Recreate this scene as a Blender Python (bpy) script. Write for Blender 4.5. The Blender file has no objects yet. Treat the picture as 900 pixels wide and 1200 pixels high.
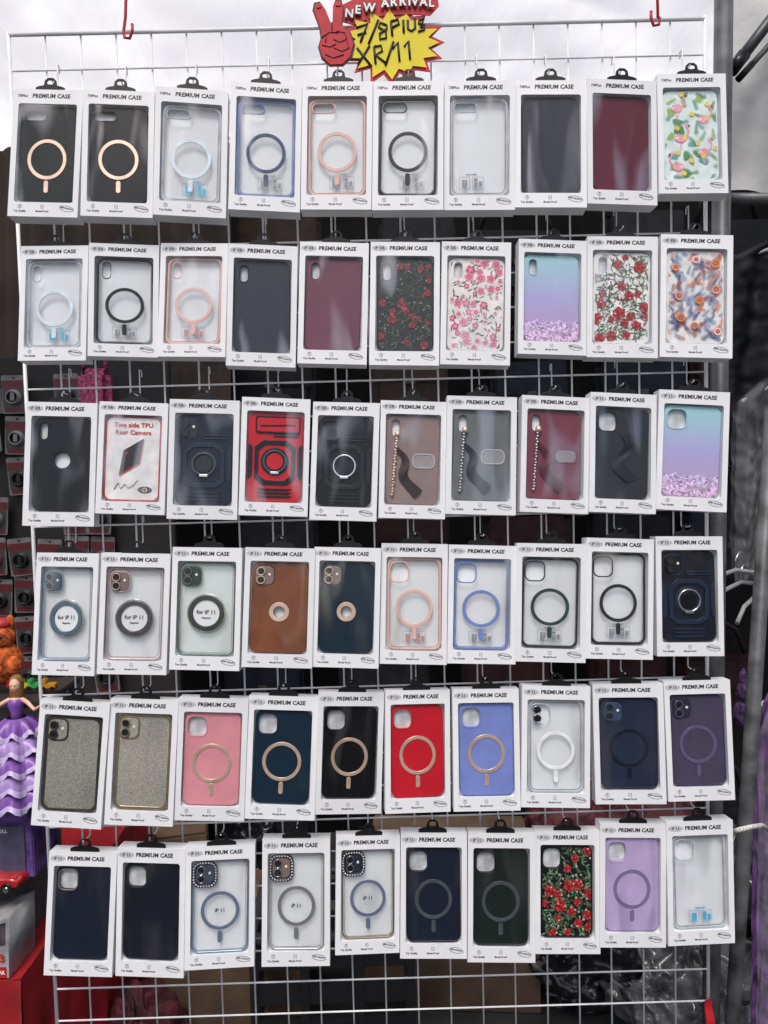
import bpy, bmesh, math, random
from mathutils import Vector, Matrix, noise
random.seed(7)
sc = bpy.context.scene
COL = sc.collection
S = 0.0012
# ------------------------------------------------------------------ camera
cam_d = bpy.data.cameras.new("camera"); cam = bpy.data.objects.new("camera", cam_d); COL.objects.link(cam)
sc.camera = cam
cam_d.sensor_fit = 'VERTICAL'; cam_d.sensor_height = 36; cam_d.lens = 26; cam_d.clip_end = 500; cam_d.clip_start = 0.01
CP = Vector((-0.027, -1.04, 1.35))
pitch, yaw, roll = math.radians(-2.8), math.radians(1.5), math.radians(1.35)
F = Vector((math.sin(yaw)*math.cos(pitch), math.cos(yaw)*math.cos(pitch), math.sin(pitch)))
R0 = F.cross(Vector((0,0,1))).normalized(); U0 = R0.cross(F)
R = R0*math.cos(roll) - U0*math.sin(roll); U = R.cross(F)
m = Matrix((R, U, -F)).transposed().to_4x4(); m.translation = CP
cam.matrix_world = m
FP = 26/36*1200
def pt(u, v, y=0.0):
    """survey helper: where a line of sight meets the vertical plane at depth y"""
    d = F*FP + R*(u-450) - U*(v-600)
    return CP + d*((y-CP.y)/d.y)
# ------------------------------------------------------------------ materials
MATS = {}
def mat(name, col, rough=.5, metal=0., var=.08, vs=60., bump=0., bs=300., spec=.5, coat=0., alpha=None, rnd=0.):
    if name in MATS: return MATS[name]
    M = bpy.data.materials.new(name); M.use_nodes = True; nt = M.node_tree; N = nt.nodes; L = nt.links
    b = N['Principled BSDF']; out = N['Material Output']
    tc = N.new('ShaderNodeTexCoord')
    nz = N.new('ShaderNodeTexNoise'); nz.inputs['Scale'].default_value = vs; nz.inputs['Detail'].default_value = 4
    L.new(tc.outputs['Object'], nz.inputs['Vector'])
    cr = N.new('ShaderNodeValToRGB')
    c = Vector(col[:3])
    lo = [max(0, x*(1-var*2)) for x in c]; hi = [min(1, x*(1+var*2)) for x in c]
    cr.color_ramp.elements[0].position = .3; cr.color_ramp.elements[1].position = .7
    cr.color_ramp.elements[0].color = (*lo, 1); cr.color_ramp.elements[1].color = (*hi, 1)
    L.new(nz.outputs['Fac'], cr.inputs['Fac'])
    colo = cr.outputs['Color']
    if rnd > 0:
        oi = N.new('ShaderNodeObjectInfo'); mr = N.new('ShaderNodeMapRange'); mr.inputs['To Min'].default_value = 1-rnd; mr.inputs['To Max'].default_value = 1+rnd*.4
        hs = N.new('ShaderNodeHueSaturation'); L.new(oi.outputs['Random'], mr.inputs['Value']); L.new(mr.outputs[0], hs.inputs['Value']); L.new(colo, hs.inputs['Color']); colo = hs.outputs[0]
    L.new(colo, b.inputs['Base Color'])
    b.inputs['Roughness'].default_value = rough; b.inputs['Metallic'].default_value = metal
    b.inputs['Specular IOR Level'].default_value = spec
    b.inputs['Coat Weight'].default_value = coat
    if bump > 0:
        n2 = N.new('ShaderNodeTexNoise'); n2.inputs['Scale'].default_value = bs; n2.inputs['Detail'].default_value = 3
        L.new(tc.outputs['Object'], n2.inputs['Vector'])
        bp = N.new('ShaderNodeBump'); bp.inputs['Strength'].default_value = bump; bp.inputs['Distance'].default_value = .002
        L.new(n2.outputs['Fac'], bp.inputs['Height']); L.new(bp.outputs['Normal'], b.inputs['Normal'])
    if alpha is not None:
        t = N.new('ShaderNodeBsdfTransparent'); mx = N.new('ShaderNodeMixShader'); mx.inputs[0].default_value = alpha
        L.new(t.outputs[0], mx.inputs[1]); L.new(b.outputs[0], mx.inputs[2]); L.new(mx.outputs[0], out.inputs['Surface'])
    MATS[name] = M
    return M

def pane_mat():
    M = bpy.data.materials.new("clear_film"); M.use_nodes = True; nt = M.node_tree; N = nt.nodes; L = nt.links
    N.remove(N['Principled BSDF']); out = N['Material Output']
    tc = N.new('ShaderNodeTexCoord'); oi = N.new('ShaderNodeObjectInfo')
    ad = N.new('ShaderNodeVectorMath'); ad.operation = 'ADD'
    cx = N.new('ShaderNodeVectorMath'); cx.operation = 'SCALE'; cx.inputs['Scale'].default_value = 7.3
    L.new(oi.outputs['Location'], cx.inputs[0]); L.new(tc.outputs['Object'], ad.inputs[0]); L.new(cx.outputs[0], ad.inputs[1])
    mp = N.new('ShaderNodeMapping'); mp.inputs['Rotation'].default_value = (0, .45, 0); mp.inputs['Scale'].default_value = (24, 30, 7)
    L.new(ad.outputs[0], mp.inputs['Vector'])
    nz = N.new('ShaderNodeTexNoise'); nz.inputs['Scale'].default_value = 1.; nz.inputs['Detail'].default_value = 1.2; nz.inputs['Distortion'].default_value = .7
    L.new(mp.outputs[0], nz.inputs['Vector'])
    bp = N.new('ShaderNodeBump'); bp.inputs['Strength'].default_value = 1.0; bp.inputs['Distance'].default_value = .004
    L.new(nz.outputs['Fac'], bp.inputs['Height'])
    gl = N.new('ShaderNodeBsdfGlossy'); gl.inputs['Roughness'].default_value = .06; gl.inputs['Color'].default_value = (1, 1, 1, 1)
    L.new(bp.outputs['Normal'], gl.inputs['Normal'])
    tr = N.new('ShaderNodeBsdfTransparent'); tr.inputs['Color'].default_value = (.985, .99, .99, 1)
    cr = N.new('ShaderNodeMapRange'); cr.interpolation_type = 'SMOOTHSTEP'; cr.inputs['From Min'].default_value = .52; cr.inputs['From Max'].default_value = .74
    cr.inputs['To Min'].default_value = .008; cr.inputs['To Max'].default_value = .12
    L.new(nz.outputs['Fac'], cr.inputs['Value'])
    mx = N.new('ShaderNodeMixShader'); L.new(cr.outputs[0], mx.inputs[0])
    L.new(tr.outputs[0], mx.inputs[1]); L.new(gl.outputs[0], mx.inputs[2]); L.new(mx.outputs[0], out.inputs['Surface'])
    return M
PANE = pane_mat()
def glitter_mat(name, c1, c2, c3, glit_z, scale=900., lo=.35, hi=1.9, rough=.3):
    M = bpy.data.materials.new(name); M.use_nodes = True; nt = M.node_tree; N = nt.nodes; L = nt.links
    b = N['Principled BSDF']; tc = N.new('ShaderNodeTexCoord'); sp = N.new('ShaderNodeSeparateXYZ'); L.new(tc.outputs['Object'], sp.inputs[0])
    mr = N.new('ShaderNodeMapRange'); mr.inputs['From Min'].default_value = -.062; mr.inputs['From Max'].default_value = .062
    L.new(sp.outputs['Z'], mr.inputs['Value'])
    cr = N.new('ShaderNodeValToRGB'); e = cr.color_ramp.elements
    e[0].position = .05; e[0].color = (*c1, 1); e[1].position = .95; e[1].color = (*c3, 1); x = e.new(.5); x.color = (*c2, 1)
    L.new(mr.outputs[0], cr.inputs['Fac'])
    vo = N.new('ShaderNodeTexVoronoi'); vo.inputs['Scale'].default_value = scale; L.new(tc.outputs['Object'], vo.inputs['Vector'])
    sv = N.new('ShaderNodeSeparateColor'); L.new(vo.outputs['Color'], sv.inputs[0])
    hs = N.new('ShaderNodeHueSaturation'); hs.inputs['Saturation'].default_value = .95; L.new(cr.outputs[0], hs.inputs['Color'])
    ml = N.new('ShaderNodeMapRange'); ml.inputs['To Min'].default_value = lo; ml.inputs['To Max'].default_value = hi; L.new(sv.outputs[0], ml.inputs['Value'])
    L.new(ml.outputs[0], hs.inputs['Value'])
    lt = N.new('ShaderNodeMath'); lt.operation = 'LESS_THAN'; lt.inputs[1].default_value = glit_z
    nz = N.new('ShaderNodeTexNoise'); nz.inputs['Scale'].default_value = 60
    L.new(tc.outputs['Object'], nz.inputs['Vector'])
    ma = N.new('ShaderNodeMath'); ma.operation = 'MULTIPLY_ADD'; ma.inputs[1].default_value = .03; L.new(nz.outputs['Fac'], ma.inputs[0]); L.new(sp.outputs['Z'], ma.inputs[2])
    L.new(ma.outputs[0], lt.inputs[0])
    mx = N.new('ShaderNodeMix'); mx.data_type = 'RGBA'; L.new(lt.outputs[0], mx.inputs['Factor']); L.new(cr.outputs[0], mx.inputs['A']); L.new(hs.outputs[0], mx.inputs['B'])
    L.new(mx.outputs['Result'], b.inputs['Base Color']); b.inputs['Roughness'].default_value = rough
    return M

CARD = mat("white_card", (.78, .79, .80), .45, var=.03, vs=18, rnd=.06)
TRAY = mat("tray_white", (.80, .82, .84), .4, var=.04, vs=14, bump=.15, bs=60, rnd=.06)
INK = mat("black_ink", (.012, .012, .014), .5)
GREYINK = mat("grey_ink", (.25, .26, .28), .5, var=.3, vs=300)
BADGE = mat("badge_silver", (.55, .56, .58), .35, var=.12, vs=150)
BLACKPL = mat("black_plastic", (.010, .010, .011), .3, spec=.3)
CLEAR = mat("clear_shell", (.88, .90, .92), .12, alpha=.14, var=.03)
CLEARG = mat("clear_shell_green", (.78, .88, .82), .12, alpha=.20, var=.03)
SKIN = mat("doll_skin", (.75, .45, .32), .4)
GOLD = mat("rose_gold", (.80, .58, .44), .28, metal=.60, var=.10, vs=40)
WIRE = mat("white_wire", (.80, .81, .81), .3, var=.08, vs=12)
DARK = mat("lens_dark", (.01, .01, .014), .08)
CHROME = mat("chrome", (.7, .7, .72), .15, metal=1)
LABELINK = mat("label_blue", (.08, .42, .64), .5)
# ------------------------------------------------------------------ mesh helpers
def obj(name, me, mats=(), parent=None, loc=None, smooth=False):
    o = bpy.data.objects.new(name, me); COL.objects.link(o)
    if me is not None and len(me.materials) == 0:
        for x in (mats if isinstance(mats, (list, tuple)) else [mats]): me.materials.append(x)
    elif me is not None and mats:
        ml = mats if isinstance(mats, (list, tuple)) else [mats]
        for i, x in enumerate(ml):
            if i < len(me.materials) and me.materials[i] != x:
                o.material_slots[i].link = 'OBJECT'; o.material_slots[i].material = x
    if parent: o.parent = parent
    if loc is not None: o.location = loc
    return o
def top(o, label, cat, group=None, kind=None):
    o["label"] = label; o["category"] = cat
    if group: o["group"] = group
    if kind: o["kind"] = kind
    return o
def empty(name, mw=None):
    o = bpy.data.objects.new(name, None); COL.objects.link(o); o.empty_display_size = .02
    if mw is not None: o.matrix_world = mw
    return o
ROTX = Matrix.Rotation(math.pi/2, 4, 'X')
def conv(curve):
    t = bpy.data.objects.new("tmp", curve); COL.objects.link(t)
    dg = bpy.context.evaluated_depsgraph_get()
    me = bpy.data.meshes.new_from_object(t.evaluated_get(dg)); me.transform(ROTX)
    bpy.data.objects.remove(t); bpy.data.curves.remove(curve)
    return me
def shape(splines, th, bev=0., y0=0.):
    """flat plate from outlines (x,z); front face at y=y0, thickness th"""
    cu = bpy.data.curves.new("c", 'CURVE'); cu.dimensions = '2D'; cu.fill_mode = 'BOTH'
    cu.extrude = max(th/2-bev, 1e-5); cu.bevel_depth = bev; cu.bevel_resolution = 1; cu.offset = -bev
    for pts in splines:
        s = cu.splines.new('POLY'); s.points.add(len(pts)-1); s.use_cyclic_u = True
        for i, p in enumerate(pts): s.points[i].co = (p[0], p[1], 0, 1)
    me = conv(cu); me.transform(Matrix.Translation((0, y0+th/2, 0)))
    return me
def rr(w, h, r, cx=0, cz=0, n=5):
    P = []
    for k, (sx, sz) in enumerate(((1, 1), (-1, 1), (-1, -1), (1, -1))):
        for i in range(n+1):
            a = math.pi/2*(k + i/n)
            P.append((cx+sx*(w/2-r)+r*math.cos(a), cz+sz*(h/2-r)+r*math.sin(a)))
    return P
def circ(r, cx=0, cz=0, n=40): return [(cx+r*math.cos(2*math.pi*i/n), cz+r*math.sin(2*math.pi*i/n)) for i in range(n)]
def text(body, size, bold=0., th=.00008, align='LEFT', shear=0., spacing=1.):
    cu = bpy.data.curves.new("t", 'FONT'); cu.body = body; cu.size = size; cu.offset = bold; cu.extrude = th/2
    cu.align_x = align; cu.align_y = 'CENTER'; cu.shear = shear; cu.space_character = spacing; cu.resolution_u = 2
    return conv(cu)
def join(items, name="m"):
    """items: (mesh, material index, matrix)"""
    bm = bmesh.new()
    for me, mi, mx in items:
        n0 = len(bm.faces); v0 = len(bm.verts)
        bm.from_mesh(me); bm.verts.ensure_lookup_table(); bm.faces.ensure_lookup_table()
        if mx is not None:
            for v in bm.verts[v0:]: v.co = mx @ v.co
        for f in bm.faces[n0:]: f.material_index = mi
    me = bpy.data.meshes.new(name); bm.to_mesh(me); bm.free(); return me
T = lambda x=0, y=0, z=0: Matrix.Translation((x, y, z))
RY = lambda d: Matrix.Rotation(math.radians(d), 4, 'Y')
def boxme(w, d, h, c=(0, 0, 0), bev=0.):
    bm = bmesh.new(); bmesh.ops.create_cube(bm, size=1)
    for v in bm.verts: v.co = Vector((v.co.x*w+c[0], v.co.y*d+c[1], v.co.z*h+c[2]))
    if bev > 0: bmesh.ops.bevel(bm, geom=bm.edges[:], offset=bev, segments=2, affect='EDGES')
    me = bpy.data.meshes.new("b"); bm.to_mesh(me); bm.free(); return me
def tube(pts, r, n=8, closed=False, rads=None):
    pts = [Vector(p) for p in pts]; bm = bmesh.new(); rings = []
    N_ = len(pts); up = None
    for i, p in enumerate(pts):
        a = pts[i-1] if (i > 0 or closed) else p; b = pts[(i+1) % N_] if (i < N_-1 or closed) else p
        t = (b-a).normalized()
        if up is None: up = t.orthogonal().normalized()
        up = (up - t*up.dot(t)).normalized(); s = t.cross(up); rad = rads[i] if rads else r
        rings.append([bm.verts.new(p + (up*math.cos(2*math.pi*k/n) + s*math.sin(2*math.pi*k/n))*rad) for k in range(n)])
    cnt = N_ if closed else N_-1
    for i in range(cnt):
        A = rings[i]; B = rings[(i+1) % N_]
        for k in range(n):
            f = bm.faces.new((A[k], A[(k+1) % n], B[(k+1) % n], B[k])); f.smooth = True
    if not closed: bm.faces.new(rings[0][::-1]); bm.faces.new(rings[-1])
    me = bpy.data.meshes.new("t"); bm.to_mesh(me); bm.free(); return me
def lathe(prof, n=24, wob=0, wn=0):
    bm = bmesh.new(); rg = []
    for i, (r, z) in enumerate(prof):
        rg.append([bm.verts.new(((r*(1+wob*math.sin(wn*2*math.pi*k/n)*(i/len(prof))))*math.cos(2*math.pi*k/n), (r*(1+wob*math.sin(wn*2*math.pi*k/n)*(i/len(prof))))*math.sin(2*math.pi*k/n), z)) for k in range(n)])
    for i in range(len(rg)-1):
        for k in range(n):
            f = bm.faces.new((rg[i][k], rg[i][(k+1) % n], rg[i+1][(k+1) % n], rg[i+1][k])); f.smooth = True
    bm.faces.new(rg[0]); bm.faces.new(rg[-1][::-1]); bmesh.ops.recalc_face_normals(bm, faces=bm.faces[:])
    me = bpy.data.meshes.new("l"); bm.to_mesh(me); bm.free(); return me
def sheet(p00, p10, p01, p11, nu, nv, fn):
    bm = bmesh.new(); V = []
    p00, p10, p01, p11 = map(Vector, (p00, p10, p01, p11))
    for j in range(nv+1):
        row = []
        for i in range(nu+1):
            s, t = i/nu, j/nv
            p = p00*(1-s)*(1-t)+p10*s*(1-t)+p01*(1-s)*t+p11*s*t
            row.append(bm.verts.new(p+Vector(fn(s, t, p))))
        V.append(row)
    for j in range(nv):
        for i in range(nu):
            f = bm.faces.new((V[j][i], V[j][i+1], V[j+1][i+1], V[j+1][i])); f.smooth = True
    me = bpy.data.meshes.new("s"); bm.to_mesh(me); bm.free(); return me
CA = {}
def cached(key, fn):
    if key not in CA: CA[key] = fn()
    return CA[key]
# ------------------------------------------------------------------ carton
W0, H0, D0 = .094, .166, .021
WZ, WH, WW = -.083, .1285, .0790       # window centre z, height, width
def carton_mesh():
    fp = shape([[(-W0/2, -H0), (W0/2, -H0), (W0/2, 0), (-W0/2, 0)], rr(WW, WH, .003, 0, WZ, 3)], .0005)
    its = [(fp, 0, None)]
    t = .0006
    its.append((boxme(t, D0, H0, (-W0/2+t/2, .0006+D0/2, -H0/2)), 0, None))
    its.append((boxme(t, D0, H0, (W0/2-t/2, .0006+D0/2, -H0/2)), 0, None))
    its.append((boxme(W0-2*t, D0, t, (0, .0006+D0/2, -t/2)), 0, None))
    its.append((boxme(W0-2*t, D0, t, (0, .0006+D0/2, -H0+t/2)), 0, None))
    its.append((boxme(W0, t, H0, (0, .0006+D0+t/2, -H0/2)), 0, None))
    bm = bmesh.new()
    a = rr(WW+.003, WH+.003, .004, 0, WZ, 4); b = rr(WW-.0005, WH-.0005, .008, 0, WZ, 4)
    A = [bm.verts.new((x, .0012, z)) for x, z in a]; B = [bm.verts.new((x, .0112, z)) for x, z in b]
    for i in range(len(A)): bm.faces.new((A[i], A[(i+1) % len(A)], B[(i+1) % len(A)], B[i]))
    bm.faces.new(B); bmesh.ops.recalc_face_normals(bm, faces=bm.faces[:])
    me = bpy.data.meshes.new("x"); bm.to_mesh(me); bm.free()
    its.append((me, 1, None))
    return join(its)
CARTON = carton_mesh(); CARTON.materials.append(CARD); CARTON.materials.append(TRAY)
PANEME = boxme(WW+.001, .00015, WH+.001, (0, .0008, WZ)); PANEME.materials.append(PANE)
def letter_mesh(badge):
    its = [(text("PREMIUM CASE", .0074, .00030, shear=.08, spacing=1.03), 0, T(-.0215, -.0001, -.0088))]
    if badge in ("iP XR", "iP 11"):
        its.append((shape([[(x*1.0, z*.42) for x, z in circ(.0105)]], .00008), 2, T(-.0345, -.0001, -.0088)))
        its.append((text(badge, .0056, .00014, align='CENTER'), 0, T(-.0345, -.00022, -.0088)))
    else:
        its.append((text(badge, .0048, .00012, align='CENTER', shear=.1), 0, T(-.0345, -.0001, -.0088)))
    z = -.1530
    its.append((shape([circ(.0028, n=20), circ(.0021, n=20)], .00008), 1, T(-.031, -.0001, z)))
    its.append((shape([rr(.0013, .0036, .0004)], .00008), 1, T(-.031, -.00012, z)))
    its.append((shape([rr(.0044, .0050, .0006), rr(.0030, .0036, .0004)], .00008), 1, T(-.001, -.0001, z)))
    its.append((shape([circ(.0008, n=12)], .00008), 1, T(-.001, -.0001, z)))
    its.append((text("Top Quality", .0034, .00012, align='CENTER'), 0, T(-.031, -.0001, z-.0060)))
    its.append((text("Model Proof", .0034, .00012, align='CENTER'), 0, T(-.001, -.0001, z-.0060)))
    e = [(x*1.0, z_*.40) for x, z_ in circ(.0100)]; e2 = [(x*1.0, z_*.33) for x, z_ in circ(.0092)]
    its.append((shape([e, e2], .00008), 1, T(.032, -.0001, z-.002) @ RY(10)))
    its.append((text("HIGH QUALITY", .0027, .00012, align='CENTER'), 0, T(.032, -.00015, z-.0015) @ RY(10)))
    me = join(its)
    for x in (INK, GREYINK, BADGE): me.materials.append(x)
    return me
def tab_mesh():
    o = [(-.017, -.004), (.017, -.004), (.0165, .003), (.013, .0045), (.0075, .0055), (.0065, .0105), (.003, .0135), (-.003, .0135), (-.0065, .0105), (-.0075, .0055), (-.013, .0045), (-.0165, .003)]
    me = shape([o, rr(.0080, .0046, .0020, 0, .0088, 3)], .0018, .0003); me.transform(Matrix.Diagonal((1.2, 1, 1.25, 1))); return me
TAB = tab_mesh(); TAB.materials.append(BLACKPL)
# ------------------------------------------------------------------ cases
CW, CH = .0765, .1262
TOPZ = CH/2
HOLES = {'sq': lambda: rr(.0250, .0262, .0078, -.0212, TOPZ-.0190), 'pill': lambda: rr(.0105, .0225, .005, -.0250, TOPZ-.0180),
         'hpill': lambda: rr(.029, .0115, .0055, -.0180, TOPZ-.0120)}
HC = {'sq': (-.0212, TOPZ-.0190), 'pill': (-.0250, TOPZ-.0180), 'hpill': (-.0180, TOPZ-.0120)}
def grow(pts, c, k): return [(c[0]+(x-c[0])*k, c[1]+(z-c[1])*k) for x, z in pts]
def body(hole, extra=None, th=.0048, bev=.0014, w=CW, h=CH):
    def f():
        sp = [rr(w, h, .0105, n=6)]
        if hole: sp.append(HOLES[hole]())
        if extra: sp.append(circ(extra[2], extra[0], extra[1], 28))
        return shape(sp, th, bev)
    return cached(('body', hole, extra, th, w, h), f)
def bumper(k=.0058): return cached(('bump', k), lambda: shape([rr(CW, CH, .0105, n=6), rr(CW-k, CH-k, .0085, n=6)], .0055, .0010 if k > .004 else .0006))
def holering(hole, k=1.16): return cached(('hr', hole, k), lambda: shape([grow(HOLES[hole](), HC[hole], k), HOLES[hole]()], .0014, .0003))
def sub(case, name, me, m_, loc=(0, 0, 0), rot=None):
    o = obj(name, me, m_, case, loc)
    if rot is not None: o.rotation_euler = (0, math.radians(rot), 0)
    return o
RZ = -.0060
HOLESHADE = mat("opening_shade_plate", (.56, .57, .59), .4, var=.2, vs=60)  # grey plate set in the camera openings, its colour standing in for shade
def magring(case, m_, ro=.0265, w=.0048, z=RZ, stem=True, stemlen=.016):
    me = cached(('ring', ro, w), lambda: shape([circ(ro, n=48), circ(ro-w, n=48)], .0009, .0003))
    sub(case, "magnetic_ring", me, m_, (0, -.0009, z))
    if stem:
        me = cached(('stem', stemlen), lambda: shape([rr(.0062, stemlen, .0028)], .0009, .0003))
        sub(case, "alignment_mark", me, m_, (0, -.0009, z-ro-stemlen/2-.0012))
def infolabel(case, m_, z=-.046, x=0):
    def f():
        its = [(shape([rr(.0145, .016, .001), rr(.0134, .0149, .0008)], .0001), 0, T(-.0090, 0, 0)), (shape([rr(.0145, .016, .001), rr(.0134, .0149, .0008)], .0001), 0, T(.0090, 0, 0))]
        its.append((text("magnetic", .0040, .00016, align='CENTER'), 0, T(0, 0, .0110)))
        its.append((shape([rr(.007, .0105, .001)], .0001), 1, T(-.0090, -.0001, -.001)))
        its.append((shape([rr(.0045, .0115, .001)], .0001), 1, T(.0060, -.0001, 0)))
        its.append((shape([rr(.0045, .0080, .001)], .0001), 0, T(.0120, -.0001, -.002)))
        return join(its)
    sub(case, "printed_label", cached('info', f), [m_, m_], (x, -.0003, z))
def lenses(case, n=2, rim=None, plate=None, gem=None):
    c = HC['sq']; rim = rim or CHROME
    if plate: sub(case, "camera_plate", cached('cplate', lambda: shape([rr(.0248, .0260, .0075)], .0025, .0005)), plate, (c[0], -.0012, c[1]))
    P = [(-.0048, .0060), (-.0048, -.0060)]
    for (x, z) in P:
        sub(case, "camera_lens", cached('lens', lambda: shape([circ(.0050, n=24)], .002, .0003)), DARK, (c[0]+x, -.0030, c[1]+z))
        sub(case, "lens_rim", cached('rim', lambda: shape([circ(.0058, n=24), circ(.0046, n=24)], .0024, .0002)), rim, (c[0]+x, -.0036, c[1]+z))
    sub(case, "camera_flash", cached('flash', lambda: shape([circ(.0018, n=14)], .001)), mat("flash_white", (.8, .8, .7), .2), (c[0]+.0066, -.0022, c[1]+.002))
    if gem:
        def f():
            its = []
            base = grow(HOLES['sq'](), HC['sq'], 1.20)
            base = [(x-c[0], z-c[1]) for x, z in base]
            per = 28; L_ = [0]
            for i in range(len(base)): L_.append(L_[-1]+math.dist(base[i], base[(i+1) % len(base)]))
            for k in range(per):
                d = L_[-1]*k/per; i = max(j for j in range(len(base)) if L_[j] <= d)
                s = (d-L_[i])/max(1e-9, L_[i+1]-L_[i]); a, b = base[i], base[(i+1) % len(base)]
                bm = bmesh.new(); bmesh.ops.create_icosphere(bm, subdivisions=1, radius=.0014); me = bpy.data.meshes.new("g"); bm.to_mesh(me); bm.free()
                its.append((me, 0, T(a[0]+(b[0]-a[0])*s, 0, a[1]+(b[1]-a[1])*s)))
            return join(its)
        sub(case, "gem_setting", cached('gset', lambda: shape([grow(HOLES['sq'](), HC['sq'], 1.36), HOLES['sq']()], .0030, .0003)), mat("gem_setting_dark", (.02, .02, .024), .3), (0, -.0022, 0))
        sub(case, "crystal_border", cached('gem', f), gem, (c[0], -.0026, c[1]))
# ---- printed artwork on cases -------------------------------------------------
class Print:
    def __init__(s): s.bm = bmesh.new(); s.y = -.00012; s.n = 0
    def poly(s, pts, mi):
        s.n += 1; y = s.y - s.n*.0000012
        X = CW/2-.0030; Z = CH/2-.0030
        P = [(max(-X, min(X, x)), max(-Z, min(Z, z))) for x, z in pts]
        try:
            f = s.bm.faces.new([s.bm.verts.new((x, y, z)) for x, z in P]); f.material_index = mi
        except Exception: pass
    def blob(s, x, z, r, mi, wob=.15, n=12, sx=1, ph=0):
        s.poly([(x+r*sx*(1+wob*math.sin(k*2.7+ph))*math.cos(2*math.pi*k/n), z+r*(1+wob*math.sin(k*2.7+ph))*math.sin(2*math.pi*k/n)) for k in range(n)], mi)
    def leaf(s, x, z, l, w, a, mi):
        P = [(0, 0), (.25*l, w*.42), (.6*l, w*.4), (l, 0), (.6*l, -w*.4), (.25*l, -w*.42)]
        ca, sa = math.cos(a), math.sin(a)
        s.poly([(x+p*ca-q*sa, z+p*sa+q*ca) for p, q in P], mi)
    def flower(s, x, z, r, mi, mc, n=5, a0=0):
        for k in range(n):
            a = a0+2*math.pi*k/n
            P = [(0, 0), (.5*r, r*.40), (.95*r, r*.30), (1.0*r, 0), (.95*r, -r*.30), (.5*r, -r*.40)]
            ca, sa = math.cos(a), math.sin(a)
            s.poly([(x+p*ca-q*sa, z+p*sa+q*ca) for p, q in P], mi)
        s.blob(x, z, r*.25, mc, 0, 8)
    def fern(s, x, z, l, a, c, wd=.13):
        for k in range(8):
            t = k/7; px, pz = x+math.cos(a)*l*t, z+math.sin(a)*l*t
            for sd in (-1, 1): s.leaf(px, pz, l*.40*(1-.5*t), l*wd, a+sd*.75, c)
        s.leaf(x, z, l*1.25, l*.06, a, c)
    def rose(s, x, z, r, d, m_, l):
        ph = random.random()*6
        s.blob(x, z, r, d, .14, 11, ph=ph)
        for k in range(6):
            a = ph+k*1.05; s.blob(x+.60*r*math.cos(a), z+.60*r*math.sin(a), r*.36, m_ if k % 2 else l, .25, 8, ph=a)
            s.blob(x+.46*r*math.cos(a+.2), z+.46*r*math.sin(a+.2), r*.30, d if k % 2 else m_, .2, 8, ph=a)
        s.blob(x, z, r*.38, d, .2, 9); s.blob(x+.08*r, z+.09*r, r*.25, l, .3, 7); s.blob(x+.03*r, z, r*.16, d, .2, 7)
    def done(s):
        me = bpy.data.meshes.new("p"); s.bm.normal_update()
        for f in s.bm.faces:
            if f.normal.y > 0: f.normal_flip()
        s.bm.to_mesh(me); s.bm.free(); return me
def spots(n, rmin, hole, tries=6000, margin=.004):
    P = []
    hc = HC[hole] if hole else (9, 9); hs = {'sq': .017, 'pill': .011, 'hpill': .014, None: 0}[hole]
    for _ in range(tries):
        x = random.uniform(-CW/2+margin, CW/2-margin); z = random.uniform(-CH/2+margin, CH/2-margin)
        if abs(x-hc[0]) < hs+rmin*.3 and abs(z-hc[1]) < hs+rmin*.3: continue
        if all(math.hypot(x-a, z-b) > rmin for a, b in P): P.append((x, z))
        if len(P) >= n: break
    return P
def pr(name, c): return mat("print_"+name, c, .35)
def art_roses(hole, nr, rr_, small=True, dim=1.):
    p = Print(); tg = "" if dim == 1. else "_dim"
    ms = [pr("dark_red"+tg, (.16*dim, .006, .010)), pr("red"+tg, (.42*dim, .015, .022)), pr("bright_red"+tg, (.60*dim, .06*dim, .06*dim)), pr("green"+tg, (.035*dim, .075*dim, .035*dim)), pr("sage"+tg, (.16*dim, .21*dim, .13*dim)), pr("cream"+tg, (.70*dim, .50*dim, .42*dim))]
    for (x, z) in spots(nr*6, rr_*.75, hole):
        for k in range(4): p.leaf(x, z, rr_*random.uniform(.8, 1.4), rr_*.28, random.random()*6.28, random.choice((3, 3, 4)))
    for (x, z) in spots(nr, rr_*1.6, hole): p.rose(x, z, rr_*random.uniform(.6, 1.2), 0, 1, 2)
    if small:
        for (x, z) in spots(80, rr_*.55, hole): p.flower(x, z, rr_*.18, random.choice((1, 2, 5, 4, 5)), 0, 5, random.random())
    return p.done(), ms
def art_pink(hole):
    p = Print(); ms = [pr("pink", (.74, .22, .34)), pr("deep_pink", (.55, .06, .18)), pr("pale_pink", (.85, .55, .58)), pr("green", (.05, .11, .05)), pr("yellow", (.8, .55, .1)), pr("sage", (.18, .28, .16))]
    for (x, z) in spots(130, .005, hole): p.leaf(x, z, .0085, .0022, random.random()*6.28, random.choice((3, 5)))
    for (x, z) in spots(46, .0088, hole):
        r = random.uniform(.0032, .0064); c = random.choice((0, 2, 0, 1)); p.flower(x, z, r, c, 4, 5, random.random()); p.flower(x, z, r*.55, 1 if c != 1 else 0, 4, 5, random.random())
    return p.done(), ms
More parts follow.
